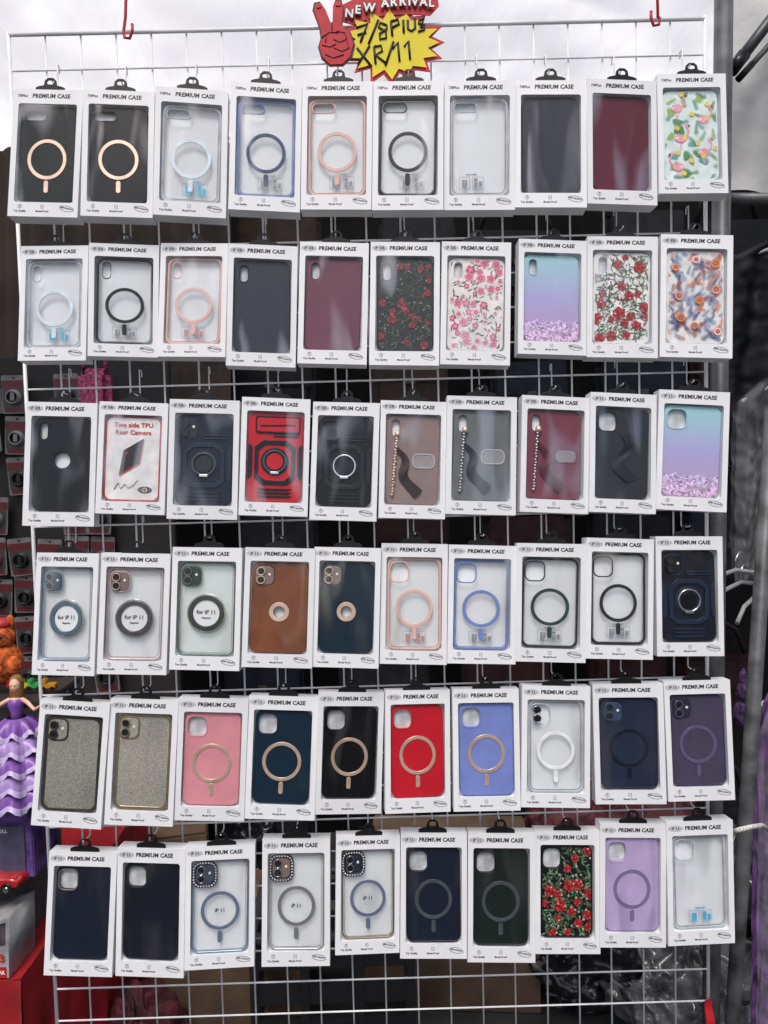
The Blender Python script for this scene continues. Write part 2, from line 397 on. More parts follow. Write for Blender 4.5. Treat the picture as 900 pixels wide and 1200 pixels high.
def art_meadow(hole):
    p = Print(); ms = [pr("orange", (.68, .20, .06)), pr("blue", (.05, .09, .26)), pr("sky", (.22, .36, .52)), pr("coral", (.70, .28, .22)), pr("rust", (.38, .07, .03)), pr("yellow", (.8, .55, .1)), pr("pale_pink", (.80, .52, .50))]
    for (x, z) in spots(120, .0056, None):
        p.fern(x, z, random.uniform(.010, .016), random.uniform(.2, 2.9), random.choice((1, 1, 1, 2, 2, 0, 3, 4)), .055)
    for (x, z) in spots(9, .019, None, margin=.009):
        r = random.uniform(.0045, .0065); p.flower(x, z, r, random.choice((0, 3, 6)), 5, 11, random.random()); p.flower(x, z, r*.55, 4, 5, 9)
    for (x, z) in spots(40, .008, None): p.blob(x, z, .0007, random.choice((5, 6, 3)), .1, 7)
    return p.done(), ms
def art_tropic(hole):
    p = Print(); ms = [pr("leaf_green", (.07, .26, .08)), pr("lime", (.30, .46, .10)), pr("teal", (.10, .36, .34)), pr("flamingo", (.80, .32, .36)), pr("yellow", (.80, .60, .08)), pr("pale_pink", (.85, .55, .58)), pr("black", (.02, .02, .02))]
    for (x, z) in spots(38, .0098, hole):
        a = random.random()*6.28; c = random.choice((0, 1, 2, 0))
        if random.random() < .6: p.fern(x, z, .014, a, c, .06)
        else:
            for k in range(-5, 6): p.leaf(x, z, .0135-abs(k)*.0010, .0017, a+k*.26, c)
    for (x, z) in ((-.018, .038), (.018, .022), (-.014, -.004), (.017, -.024), (-.018, -.044)):
        s = random.choice((-1, 1)); p.blob(x, z, .0055, 3, .03, 14, 1.45); p.leaf(x-s*.001, z+.001, .008, .0045, 3.3 if s > 0 else -.15, 5)
        for k in range(14):
            t = k/13; p.blob(x+s*(.0072+.0040*math.sin(t*3.1)), z+.002+t*.016, .0012, 3, 0, 8)
        p.blob(x+s*.0090, z+.0190, .0022, 3, 0, 9); p.leaf(x+s*.0102, z+.0190, .0045, .0020, -.7 if s > 0 else 3.84, 6)
        p.leaf(x-.001, z-.003, .016, .0010, -1.5, 3); p.leaf(x+.003, z-.003, .015, .0010, -1.75, 3)
    for (x, z) in spots(12, .016, hole): p.flower(x, z, .0036, 4, 3, 6)
    return p.done(), ms

def solidm(name, c, rough=.35, coat=0., var=.05, bump=.0): return mat("shell_"+name, c, rough, var=var, vs=30, bump=bump, bs=900, coat=coat, spec=.28)
def build_case(case_kind, kw, root):
    hole = kw.get('hole', 'sq'); loc = (0, .0048, WZ-.0004+kw.get('dz', 0))
    k = case_kind
    if k == 'solid':
        c = obj("phone_case", body(hole, kw.get('extra')), kw['m'], root, loc)
        if hole and not kw.get('plate'):
            sub(c, "opening_shade_plate", cached(('hb', hole), lambda: shape([grow(HOLES[hole](), HC[hole], 1.03)], .0006)), HOLESHADE, (0, .0050, 0))
            sub(c, "camera_surround", holering(hole, 1.12), kw.get('rim') or kw['m'], (0, -.0006, 0))
        elif kw.get('rim') is not None: sub(c, "camera_surround", holering(hole), kw['rim'], (0, -.0008, 0))
        if kw.get('ring') is not None: magring(c, kw['ring'], stem=kw.get('stem', True))
        if kw.get('lens'): lenses(c, kw['lens'], kw.get('lrim'), kw.get('plate'))
        if kw.get('edge') is not None: sub(c, "edge_trim", bumper(kw.get('ew', .0046)), kw['edge'], (0, -.0006, 0))
        if kw.get('twist'):
            b = sheet((-.012, 0, .026), (.004, 0, .028), (.004, 0, -.040), (.022, 0, -.034), 5, 22, lambda s, t, p: (.013*math.sin(t*6+.6), -.0016-.0010*math.sin(t*9+s*2), 0)); sub(c, "wrist_band", b, kw['twist'])
    elif k == 'clear':
        c = obj("phone_case", body(hole, None, .0012, .0003, CW-.004, CH-.004), kw.get('shell', CLEAR), root, loc)
        sub(c, "bumper", bumper(kw.get('bw', .0062)), kw['frame'], (0, -.0006, 0))
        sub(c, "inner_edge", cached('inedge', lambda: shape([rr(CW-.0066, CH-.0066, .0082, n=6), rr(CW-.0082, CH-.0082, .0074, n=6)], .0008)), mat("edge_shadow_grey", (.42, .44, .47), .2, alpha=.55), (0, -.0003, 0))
        sub(c, "camera_surround", holering(hole, 1.12), kw['frame'], (0, -.0008, 0))
        if kw.get('ring') is not None: magring(c, kw['ring'], ro=.0262, w=.0046)
        if kw.get('info') is not None: infolabel(c, kw['info'], x=kw.get('ix', 0))
        if kw.get('lens'): lenses(c, kw['lens'], kw.get('lrim'), kw.get('plate'), kw.get('gem'))
        if kw.get('disc') is not None:
            me = cached('disc', lambda: shape([circ(.0240, n=48), circ(.0180, n=48)], .0022, .0005)); sub(c, "ring_grip", me, kw['disc'], (0, -.0022, RZ))
            me = cached('disc2', lambda: shape([circ(.0262, n=48), circ(.0244, n=48)], .0010, .0002)); sub(c, "ring_trim", me, CHROME, (0, -.0012, RZ))
            me = cached('disc3', lambda: shape([circ(.0178, n=36)], .0003)); sub(c, "ring_insert", me, CARD, (0, -.0006, RZ))
            me = cached('disct', lambda: join([(text("for iP 11", .0076, .0002, align='CENTER'), 0, T(0, 0, .001)), (text("Magnetic", .0034, .0001, align='CENTER'), 0, T(0, 0, -.0065))])); sub(c, "printed_text", me, INK, (0, -.0008, RZ))
        if kw.get('iptext'):
            me = cached('ip11t', lambda: text("iP 11", .0070, .0002, align='CENTER')); sub(c, "printed_text", me, INK, (0, -.0009, RZ))
    elif k == 'art':
        c = obj("phone_case", body(hole), kw['m'], root, loc)
        if hole: sub(c, "opening_shade_plate", cached(('hb', hole), lambda: shape([grow(HOLES[hole](), HC[hole], 1.03)], .0006)), HOLESHADE, (0, .0050, 0))
        me, ms = kw['art']; sub(c, "printed_artwork", me, ms, (0, 0, 0))
        if kw.get('edge') is not None: sub(c, "edge_trim", bumper(), kw['edge'], (0, -.0004, 0))
    elif k == 'armor':
        c = obj("phone_case", body(None if kw.get('slider') else 'sq'), kw['m'], root, loc); a = kw['a']
        def f():
            L = []
            oct_ = [(-.028, .016), (-.016, .026), (.016, .026), (.028, .016), (.028, -.028), (.016, -.037), (-.016, -.037), (-.028, -.028)]
            L.append((shape([oct_, grow(oct_, (0, -.005), .80)], .002, .0005), 0, T(0, -.0018, -.002)))
            for s in (-1, 1):
                L.append((shape([[(s*.037, .020), (s*.031, .014), (s*.031, -.026), (s*.037, -.032)]], .002, .0005), 0, T(0, -.0018, 0)))
            for z in (-.044, -.049, -.054): L.append((shape([[(-.024, z), (.024, z), (.019, z-.0030), (-.019, z-.0030)]], .0016, .0004), 0, T(0, -.0015, 0)))
            for i, z in enumerate((.030, .034)): L.append((shape([[(-.002, z-.001), (.032, z-.001), (.032, z+.0012), (-.002, z+.0012)]], .0016, .0004), 0, T(0, -.0015, 0)))
            return join(L)
        sub(c, "armour_panel", cached('armor', f), a, (0, 0, 0))
        sub(c, "ring_backplate", cached('arp', lambda: shape([circ(.0195, n=40)], .0014, .0004)), a, (0, -.0010, -.006))
        sub(c, "ring_holder", cached('arh', lambda: shape([circ(.0165, n=40), circ(.0140, n=40)], .003, .0006)), kw['r1'], (0, -.0034, -.006))
        sub(c, "ring_base", cached('arb', lambda: shape([circ(.0115, n=30)], .0015, .0003)), kw['r2'], (0, -.0022, -.006))
        sub(c, "ring_hinge", cached('arz', lambda: shape([rr(.012, .004, .001)], .003, .0006)), CHROME, (0, -.0036, -.022))
        if kw.get('slider'):
            sub(c, "camera_slider", cached('sld', lambda: shape([rr(.058, .020, .003)], .002, .0005)), kw['r2'], (.003, -.0018, TOPZ-.017))
            sub(c, "slider_trim", cached('sldt', lambda: shape([rr(.062, .024, .004), rr(.058, .020, .003)], .003, .0006)), kw['a'], (.003, -.0025, TOPZ-.017))
            sub(c, "slider_bar", cached('sldb', lambda: shape([[(-.024, -.003), (.024, -.001), (.024, .001), (-.024, -.001)]], .001, .0002)), kw['a'], (.003, -.0028, TOPZ-.017))
        else:
            sub(c, "camera_surround", holering('sq', 1.14), a, (0, -.001, 0))
            sub(c, "opening_shade_plate", cached(('hb', 'sq'), lambda: shape([grow(HOLES['sq'](), HC['sq'], 1.03)], .0006)), mat("opening_dark", (.05, .055, .065), .4, var=.3, vs=60), (0, .0040, 0))
            if kw.get('lens'): lenses(c, 2, kw['r2'], kw['r2'])
    elif k == 'strap':
        c = obj("phone_case", body('pill'), kw['m'], root, loc)
        sub(c, "card_slot", cached('slot', lambda: shape([rr(.032, .021, .008), rr(.0290, .0180, .007)], .0012, .0003)), kw['s'], (.016, -.0010, -.001))
        sub(c, "card_slot_window", cached('slotw', lambda: shape([rr(.028, .017, .007)], .0004)), mat("slot_clear", (.6, .6, .62), .2, alpha=.22), (.016, -.0007, -.001))
        b = sheet((-.028, 0, .014), (-.019, 0, .018), (-.004, 0, -.050), (.012, 0, -.047), 5, 26, lambda s, t, p: (.007*math.sin(t*6.5+.3), -.0022-.0012*math.sin(t*12+s*3), .004*math.sin(s*5+t*3)))
        sub(c, "wrist_band", b, kw['b'])
        bm = bmesh.new()
        for i in range(20):
            t = i/19
            bmesh.ops.create_icosphere(bm, subdivisions=2, radius=.0021, matrix=T(-.0235+.0006*math.sin(i*2.6)-t*.004, -.0030, .030-t*.080) @ Matrix.Diagonal((1, .7, 1, 1)))
        me = bpy.data.meshes.new("ch"); bm.to_mesh(me); bm.free(); sub(c, "bead_chain", me, kw.get('ch', GOLD))
        sub(c, "chain_knob", cached('knob', lambda: lathe([(.0005, .005), (.0035, .003), (.0045, -.002), (.002, -.005)], 14)), GOLD, (-.0225, -.0028, .036))
    elif k == 'promo':
        red = solidm("promo_red", (.5, .03, .03)); c = obj("phone_case", body(None, None, .0012, .0003), mat("promo_card", (.80, .76, .74), .4), root, loc)
        sub(c, "bumper", bumper(.0048), red, (0, -.0006, 0))
        its = [(text("Two side TPU", .0092, .0002, align='CENTER'), 0, T(0, 0, .050)), (text("Rear Camera", .0092, .0002, align='CENTER'), 0, T(0, 0, .039)),
               (shape([[(-.016, -.024), (-.011, .012), (.016, .030), (.011, -.006)]], .0004), 1, T(-.002, 0, 0)),
               (shape([[(x*1.0, z*.5) for x, z in circ(.0100)], [(x, z) for x, z in circ(.0036)]], .0003), 1, T(.018, 0, -.046)), (shape([circ(.0022, n=14)], .0004), 0, T(.018, 0, -.046))]
        its.append((tube([(-.024, 0, -.046), (-.018, 0, -.036), (-.015, 0, -.045), (-.009, 0, -.038), (-.005, 0, -.044), (.002, 0, -.040), (.008, 0, -.032)], .0005, 5), 1, None))
        sub(c, "promo_artwork", join(its), [red, INK], (0, -.0007, 0))
        its = [(shape([[(-.016, -.024), (.011, -.006), (.016, .030), (.0172, .0295), (.0125, -.0072), (-.0150, -.0258)]], .0004), 0, T(-.002, 0, 0)), (shape([circ(.0020, n=14)], .0004), 0, T(-.008, -.0003, .008))]
        sub(c, "phone_picture_edge", join(its), red, (0, -.0012, 0))
    return c
# ---- design list ----------------------------------------------------------------
dkgreen = solidm("bottle_green", (.005, .011, .010), .25); blk = solidm("black", (.005, .005, .007), .25)
navy = solidm("navy", (.010, .018, .040), .3); slate = solidm("slate", (.024, .029, .044), .45); burg = solidm("burgundy", (.105, .012, .026), .4)
plum = solidm("plum", (.15, .046, .075), .45); dkgrey = solidm("charcoal", (.022, .024, .028), .4); inky = solidm("inky", (.008, .010, .018), .4)
peri = solidm("periwinkle", (.19, .24, .56), .35); periF = solidm("blue_frame", (.17, .24, .53), .3); pinkF = solidm("peach_frame", (.74, .46, .40), .35)
blkF = solidm("black_frame", (.014, .016, .021), .3); whF = mat("white_frame", (.66, .70, .74), .25, alpha=.6); pink = solidm("pink", (.68, .27, .31), .35); red = solidm("red", (.52, .010, .022), .35)
brown = solidm("tan_leather", (.18, .056, .022), .35, .2, .1, .2); teal = solidm("teal_navy", (.006, .020, .038), .3); redA = solidm("armor_red", (.52, .008, .018), .3)
lilac = solidm("lilac", (.46, .35, .58), .35); iris = solidm("dark_iris", (.065, .052, .095), .3); dnavy = solidm("translucent_navy", (.016, .024, .052), .3); dnavy2 = solidm("deep_navy", (.010, .014, .029), .3)
whR = mat("ring_white", (.84, .85, .86), .35); blR = mat("ring_ice", (.66, .76, .82), .35)
dkring = mat("ring_dark_blue", (.040, .070, .15), .3, spec=.3); grring = mat("ring_dark_grey", (.030, .034, .038), .3, spec=.3); gnring = mat("ring_dark_green", (.035, .065, .052), .3, spec=.3); irisring = mat("ring_iris", (.11, .09, .18), .35, spec=.3); ltring = mat("ring_mid_grey", (.060, .070, .085), .3)
glb = mat("ring_blue_glitter", (.20, .25, .36), .25, metal=.4, var=.4, vs=1500); glg = mat("ring_grey_glitter", (.26, .26, .28), .25, metal=.4, var=.4, vs=1500); gll = mat("ring_lilac_glitter", (.30, .23, .42), .25, metal=.4, var=.35, vs=1500)
mauve = solidm("mauve_smoke", (.25, .18, .17), .35); smoke = solidm("smoke", (.13, .14, .145), .35); wine = solidm("wine", (.17, .040, .060), .35)
bluetrim = mat("blue_metal_trim", (.24, .33, .42), .3, metal=.5); rosetrim = mat("rose_metal_trim", (.58, .44, .42), .3, metal=.5); greentrim = mat("green_metal_trim", (.16, .20, .18), .3, metal=.5)
discb = mat("grip_blue", (.14, .21, .28), .25, metal=.6); discs = mat("grip_grey", (.12, .12, .13), .25, metal=.6); discg = mat("grip_green", (.06, .085, .072), .25, metal=.5)
dkplate = mat("camera_plate_dark", (.02, .028, .045), .2); blplate = mat("camera_plate_blue", (.04, .065, .11), .2); grplate = mat("camera_plate_green", (.025, .05, .042), .2); roseplate = mat("camera_plate_rose", (.20, .14, .13), .25)
gemm = mat("crystal", (.85, .85, .9), .08, metal=.5)
white_shell = mat("shell_white_print", (.76, .74, .73), .3); black_shell = solidm("black_print", (.007, .009, .012), .3); tropic_shell = mat("shell_pale_aqua", (.68, .78, .76), .3); palesh = mat("shell_blush_print", (.78, .73, .71), .3); greyfl = mat("shell_graphite_print", (.026, .034, .036), .35, spec=.3)
glitA = glitter_mat("aurora_glitter", (.48, .32, .48), (.42, .38, .68), (.34, .60, .65), -.018, 420, .5, 2.0)
glitS = glitter_mat("champagne_glitter", (.24, .235, .20), (.27, .26, .225), (.25, .245, .21), 9, 1000, .6, 1.4, .6)
glitG = glitter_mat("gold_grey_glitter", (.29, .275, .23), (.33, .31, .265), (.30, .285, .24), 9, 1000, .65, 1.35, .6)
goldtrim = mat("gold_trim", (.30, .23, .14), .3, metal=.6); brtrim = mat("bronze_trim", (.06, .048, .04), .35, metal=.4); pinkinfo = mat("label_pink", (.45, .25, .25), .5)
silvtrim = mat("silver_trim", (.55, .53, .53), .25, metal=.6); frost = mat("slot_outline", (.50, .50, .51), .3)

def D(kind, label, **kw): return (kind, label, kw)
rows = []
B0 = "7/8Plus"
rows.append((B0, [
 D('solid', "glossy bottle green phone case with rose gold ring", m=dkgreen, hole='hpill', ring=GOLD),
 D('solid', "glossy black phone case with rose gold ring", m=blk, hole='hpill', ring=GOLD),
 D('clear', "clear phone case with ice white ring", frame=whF, hole='hpill', ring=blR, info=LABELINK, ix=.006),
 D('clear', "clear phone case with blue frame and ring", frame=periF, hole='hpill', ring=dkring, info=GREYINK, ix=.006),
 D('clear', "clear phone case with peach frame and ring", frame=pinkF, hole='hpill', ring=pinkF, info=GREYINK, ix=.006),
 D('clear', "clear phone case with black frame and ring", frame=blkF, hole='hpill', ring=blkF, info=GREYINK, ix=.006),
 D('clear', "plain clear phone case without ring", frame=whF, hole='hpill', info=GREYINK, ix=-.01),
 D('solid', "plain dark slate phone case", m=dnavy2, hole=None),
 D('solid', "plain burgundy phone case", m=burg, hole=None),
 D('art', "tropical leaf and wading bird print phone case", m=tropic_shell, hole=None, art=art_tropic(None))]))
rows.append(("iP XR", [
 D('clear', "clear phone case with white ring and blue label", frame=whF, hole='pill', ring=blR, info=LABELINK, ix=.006),
 D('clear', "clear phone case with black frame and ring", frame=blkF, hole='pill', ring=blkF, info=GREYINK),
 D('clear', "clear phone case with peach frame and ring", frame=pinkF, hole='pill', ring=pinkF, info=pinkinfo),
 D('solid', "plain slate grey phone case", m=slate, hole='pill'),
 D('solid', "plain plum phone case", m=plum, hole='pill'),
 D('art', "dark phone case printed with red roses", m=greyfl, hole='pill', art=art_roses('pill', 18, .0058, dim=.6)),
 D('art', "white phone case printed with pink flowers", m=palesh, hole='pill', art=art_pink('pill')),
 D('solid', "aqua to purple glitter phone case", m=glitA, hole='pill'),
 D('art', "white phone case printed with red roses", m=white_shell, hole='pill', art=art_roses('pill', 19, .0070)),
 D('art', "white phone case with orange and blue meadow print", m=white_shell, hole=None, art=art_meadow(None))]))
rows.append(("iP XR", [
 D('solid', "matt black phone case with round cut-out", m=blk, hole='pill', extra=(0, .006, .0105)),
 D('promo', "white promotional card with red border"),
 D('armor', "navy armour phone case with ring holder", m=dnavy2, a=solidm("armor_navy", (.016, .024, .05), .4), r1=ltring, r2=DARK, lens=True),
 D('armor', "red and black armour phone case with ring holder", m=redA, a=blk, r1=ltring, r2=redA, slider=True),
 D('armor', "black armour phone case with steel ring holder", m=blk, a=blkF, r1=CHROME, r2=blkF),
 D('strap', "mauve phone case with wrist chain and card slot", m=mauve, s=frost, b=solidm("band_brown", (.035, .022, .022), .6)),
 D('strap', "smoky phone case with wrist chain and card slot", m=smoke, s=frost, b=solidm("band_black", (.012, .012, .014), .6), ch=CHROME),
 D('strap', "wine phone case with wrist chain and card slot", m=wine, s=plum, b=solidm("band_wine", (.09, .012, .022), .6), ch=CHROME),
 D('solid', "plain charcoal phone case", m=dkgrey, hole='sq', rim=dkgrey, twist=blkF),
 D('solid', "aqua to purple glitter phone case", m=glitA, hole='sq')]))
rows.append(("iP 11", [
 D('clear', "clear phone case with blue trim and ring grip", frame=bluetrim, bw=.0042, disc=discb, lens=2, plate=blplate, lrim=bluetrim),
 D('clear', "clear phone case with rose trim and silver ring grip", frame=rosetrim, bw=.0036, disc=discs, lens=2, plate=roseplate, lrim=rosetrim),
 D('clear', "clear phone case with green trim and ring grip", frame=greentrim, bw=.0036, shell=CLEARG, disc=discg, lens=2, plate=grplate, lrim=greentrim),
 D('solid', "tan leather phone case with small gold ring", m=brown, hole='sq', extra=(0, RZ, .0075), lens=2, lrim=GOLD, plate=roseplate, mini=GOLD),
 D('solid', "navy leather phone case with small gold ring", m=teal, hole='sq', extra=(0, RZ, .0075), lens=2, lrim=GOLD, plate=roseplate, mini=GOLD),
 D('clear', "clear phone case with peach frame and ring", frame=pinkF, ring=pinkF, info=pinkinfo),
 D('clear', "clear phone case with blue frame and ring", frame=periF, ring=periF, info=GREYINK),
 D('clear', "clear phone case with dark green frame and ring", frame=solidm("green_frame", (.022, .036, .032), .3), ring=gnring, info=GREYINK),
 D('clear', "clear phone case with black frame and ring", frame=blkF, ring=grring, info=GREYINK),
 D('armor', "dark navy armour phone case with ring holder", m=inky, a=dnavy, r1=CHROME, r2=blk, lens=True)]))
rows.append(("iP 11", [
 D('solid', "champagne glitter phone case with bronze edge", m=glitS, hole='sq', lens=2, plate=glitS, lrim=brtrim, edge=brtrim, ew=.0090, rim=brtrim),
 D('solid', "gold grey glitter phone case with gold edge", m=glitG, hole='sq', lens=2, plate=glitG, lrim=goldtrim, edge=goldtrim, ew=.0090, rim=goldtrim),
 D('solid', "pink phone case with rose gold ring", m=pink, ring=GOLD),
 D('solid', "navy phone case with rose gold ring", m=teal, ring=GOLD),
 D('solid', "black phone case with rose gold ring", m=blk, ring=GOLD),
 D('solid', "red phone case with rose gold ring", m=red, ring=GOLD),
 D('solid', "periwinkle phone case with rose gold ring", m=peri, ring=GOLD),
 D('clear', "clear phone case with white frame and ring", frame=whF, ring=whR, lens=2, plate=None),
 D('solid', "translucent navy phone case with dark ring", m=dnavy, ring=solidm("ring_inky", (.006, .009, .022)), lens=2, plate=blplate, lrim=dkring, edge=dnavy2),
 D('solid', "dark purple phone case with ring", m=iris, ring=irisring, lens=2, plate=dkplate, lrim=irisring, edge=solidm("iris_edge", (.04, .028, .075)))]))
rows.append(("iP 11", [
 D('solid', "plain navy phone case", m=dnavy2, rim=goldtrim),
 D('solid', "plain charcoal phone case", m=inky, rim=dkgrey),
 D('clear', "clear phone case with blue trim and sparkling camera surround", frame=bluetrim, bw=.0045, ring=glb, lens=2, plate=blplate, gem=gemm, iptext=1),
 D('clear', "clear phone case with silver trim and sparkling camera surround", frame=silvtrim, bw=.0036, ring=glg, lens=2, plate=roseplate, gem=gemm, iptext=1),
 D('clear', "clear phone case with gold trim and sparkling camera surround", frame=goldtrim, bw=.0036, ring=glb, lens=2, plate=dkplate, gem=gemm, iptext=1),
 D('solid', "navy phone case with dark ring", m=dnavy2, ring=ltring, lens=0, edge=inky),
 D('solid', "dark green phone case with dark ring", m=solidm("forest", (.010, .017, .014), .3), ring=ltring, edge=blkF),
 D('art', "black phone case printed with red roses", m=black_shell, art=art_roses('sq', 18, .0078)),
 D('solid', "lilac phone case with glitter ring", m=lilac, ring=gll, rim=lilac),
 D('clear', "plain clear phone case with blue label", frame=whF, info=LABELINK, ix=0)]))
Q = [
 [((17,104),(97,106),(7,250),(92,258)), ((98,105),(181,107),(95,250),(178,258)), ((183,104),(267,104),(180,250),(264,257)), ((271,97),(354,98),(268,245),(351,249)), ((354,95),(437,96),(352,243),(435,248)), ((437,95),(520,95),(436,244),(519,248)), ((521,94),(604,95),(520,243),(603,249)), ((604,93),(687,95),(604,240),(687,246)), ((687,93),(770,94),(688,237),(771,242)), ((770,86),(850,87),(774,224),(852,229))],
 [((24,286),(104,290),(19,420),(102,425)), ((105,285),(186,287),(104,415),(184,421)), ((188,284),(268,286),(184,415),(264,421)), ((268,287),(349,287),(265,428),(346,431)), ((352,283),(432,285),(348,424),(430,429)), ((434,283),(516,284),(433,426),(514,430)), ((518,283),(599,284),(516,425),(597,430)), ((608,280),(688,282),(607,413),(687,418)), ((689,276),(770,278),(688,417),(770,421)), ((776,275),(858,275),(774,417),(857,421))],
 [((32,470),(113,473),(26,612),(110,621)), ((117,470),(197,473),(112,600),(192,605)), ((200,467),(280,470),(195,605),(278,612)), ((284,465),(364,468),(280,601),(360,608)), ((367,470),(445,473),(362,607),(441,613)), ((447,469),(523,471),(443,605),(522,610)), ((524,463),(606,466),(522,600),(604,606)), ((612,463),(692,466),(609,598),(690,604)), ((692,460),(770,462),(690,598),(769,604)), ((774,457),(854,459),(768,595),(851,602))],
 [((42,646),(117,650),(36,788),(111,795)), ((119,647),(200,650),(114,787),(194,794)), ((202,640),(284,643),(197,783),(281,788)), ((287,641),(370,643),(283,780),(365,785)), ((369,640),(446,643),(364,780),(444,785)), ((448,636),(524,638),(444,776),(524,781)), ((526,638),(606,640),(524,775),(604,781)), ((606,636),(687,638),(605,773),(685,779)), ((687,630),(767,632),(686,770),(765,775)), ((769,627),(846,630),(770,767),(849,771))],
 [((46,820),(130,824),(36,965),(118,974)), ((130,818),(209,821),(121,964),(203,971)), ((210,818),(291,819),(204,959),(286,965)), ((292,815),(373,817),(286,958),(369,963)), ((374,810),(450,813),(369,951),(447,957)), ((452,808),(527,810),(451,950),(529,955)), ((530,806),(608,809),(532,948),(610,953)), ((612,803),(692,805),(611,944),(691,949)), ((695,800),(776,803),(699,940),(780,945)), ((778,797),(855,798),(784,936),(861,941))],
 [((58,998),(137,1000),(50,1140),(132,1148)), ((138,993),(217,996),(133,1142),(217,1148)), ((219,990),(298,993),(216,1132),(298,1138)), ((307,982),(387,984),(307,1130),(386,1135)), ((394,979),(469,981),(393,1115),(468,1121)), ((470,975),(547,978),(469,1120),(547,1127)), ((549,975),(627,979),(548,1124),(627,1132)), ((628,973),(702,975),(627,1115),(704,1121)), ((703,964),(781,967),(703,1108),(780,1113)), ((780,962),(860,963),(783,1105),(862,1109))]]
def hook_mesh():
    p = [(0, -.0045, .036), (0, .0035, .0355), (0, .0045, .032), (0, .0040, .027)]
    a = tube(p, .0008, 6)
    b = tube([(0, -.0045, .036), (0, -.0050, .020), (0, -.0050, .0015), (0, -.008, -.0005), (0, -.024, .0002), (0, -.0275, .0008), (0, -.0285, .0024)], .0009, 7)
    return join([(a, 0, None), (b, 0, None)])
HK = hook_mesh(); HK.materials.append(WIRE)
for ri, (badge, ds) in enumerate(rows):
    for ci, (kind, label, kw) in enumerate(ds):
        c = Q[ri][ci]; yt, yb = -.036+random.uniform(-.002, .002), -.052+random.uniform(-.003, .003)
        TL, TR, BL, BR = pt(*c[0], yt), pt(*c[1], yt), pt(*c[2], yb), pt(*c[3], yb)
        tm = (TL+TR)/2; bmid = (BL+BR)/2; za = (tm-bmid); Hf = za.length; za.normalize()
        Wf = ((TR-TL).length+(BR-BL).length)/2
        xa = ((TR-TL)+(BR-BL)).normalized(); xa = Matrix.Rotation(math.radians(random.uniform(-5, 5)), 3, za) @ xa
        xa = (xa-za*xa.dot(za)).normalized(); ya = za.cross(xa)
        mw = Matrix((xa*(Wf/W0), ya, za*(Hf/H0))).transposed().to_4x4(); mw.translation = tm
        root = empty("phone_case_box", mw)
        full = ("white windowed box holding a " + label)
        w = full.split()
        if len(w) > 12: full = "white box with " + label; w = full.split(); full = " ".join(w[:12])
        top(root, full, "phone case box", "phone case boxes hanging on the rack")
        obj("carton", CARTON, (), root); obj("window_film", PANEME, (), root)
        bd = badge
        if ri == 2 and ci >= 8: bd = "iP 11"
        obj("printed_lettering", cached(('let', bd), lambda: letter_mesh(bd)), (), root)
        obj("hang_tab", TAB, (), root, (random.uniform(-.002, .002), .0025, .0005))
        cs = build_case(kind, kw, root)
        if kw.get('mini') is not None:
            sub(cs, "magnetic_ring", cached('mini', lambda: shape([circ(.0135, n=36), circ(.0078, n=30)], .001, .0002)), kw['mini'], (0, -.0010, RZ))
        cs.rotation_euler = (0, math.radians(random.uniform(-.8, .8)), 0); cs.location.x += random.uniform(-.0008, .0008)
        h = obj("wire_hook", HK); hp = mw @ Vector((0, .004, .0120)); h.location = (hp.x, -.003, hp.z+.001)
        h.rotation_euler = (0, 0, math.radians(random.uniform(-5, 5)))
        top(h, "white wire hook clipped on the grid rack", "hook", "hooks on the rack")
# ------------------------------------------------------------------ rack
TLr, TRr, BLr, BRr = pt(10, 41, .003), pt(826, 22, .003), pt(67, 1200, .003), pt(830, 1176, .003)
def rk(s, t): return (TLr*(1-s)+TRr*s)*(1-t)+(BLr*(1-s)+BRr*s)*t
TB = 1.10
rack = empty("grid_rack"); rack.location = rk(.5, TB)
top(rack, "white coated wire grid rack holding the phone case boxes", "display rack")
def relobj(name, me, m_, root, smooth=False):
    me.transform(Matrix.Translation(-root.location)); return obj(name, me, m_, root, smooth=smooth)
fr = [(tube([rk(a, b), rk(c, d)], .0026, 10), 0, None) for a, b, c, d in ((0, 0, 1, 0), (0, TB, 1, TB), (0, -.003, 0, TB+.003), (1, -.003, 1, TB+.003))]
relobj("frame", join(fr), WIRE, rack)
wr = []
nv = 20
for i in range(1, nv): wr.append((tube([rk(i/nv, 0)+Vector((0, .003, 0)), rk(i/nv, .5)+Vector((random.uniform(-.001, .001), .003, 0)), rk(i/nv, TB)+Vector((0, .003, 0))], .0013, 7), 0, None))
nh = 32
for j in range(1, nh): wr.append((tube([rk(0, j/nh*TB), rk(.5, j/nh*TB)+Vector((0, 0, random.uniform(-.001, .001))), rk(1, j/nh*TB)], .0013, 7), 0, None))
relobj("grid_wires", join(wr), WIRE, rack)
# ------------------------------------------------------------------ sign
sg = empty("promo_sign"); sg.location = pt(447, 44, -.012); sg.rotation_euler = (0, math.radians(-1), 0)
top(sg, "yellow and red starburst price sign with victory hand", "sign")
def sp(u, v): return ((u-447)*S, (44-v)*S)
SR = mat("sign_red", (.55, .012, .02), .3); SY = mat("sign_yellow", (.80, .66, .02), .3, var=.02); SW = mat("sign_white", (.85, .85, .83), .4); SD = mat("sign_dark_line", (.04, .003, .004), .4)
def star(cx, cy, a, b, n, k, seed):
    rnd = random.Random(seed); P = []
    for i in range(2*n):
        an = math.pi*i/n; rad = (1 if i % 2 == 0 else k)*rnd.uniform(.93, 1.07)
        P.append(sp(cx+a*rad*math.cos(an), cy+b*rad*math.sin(an)))
    return P
obj("red_backing", shape([star(457, 51, 60, 44, 16, .76, 5)], .0012, 0, 0), SR, sg)
arch = [(402, 26), (404, 8), (425, -1), (450, -6), (480, -8), (511, -6), (513, 12), (503, 22), (478, 20), (455, 20), (432, 24), (416, 30)]
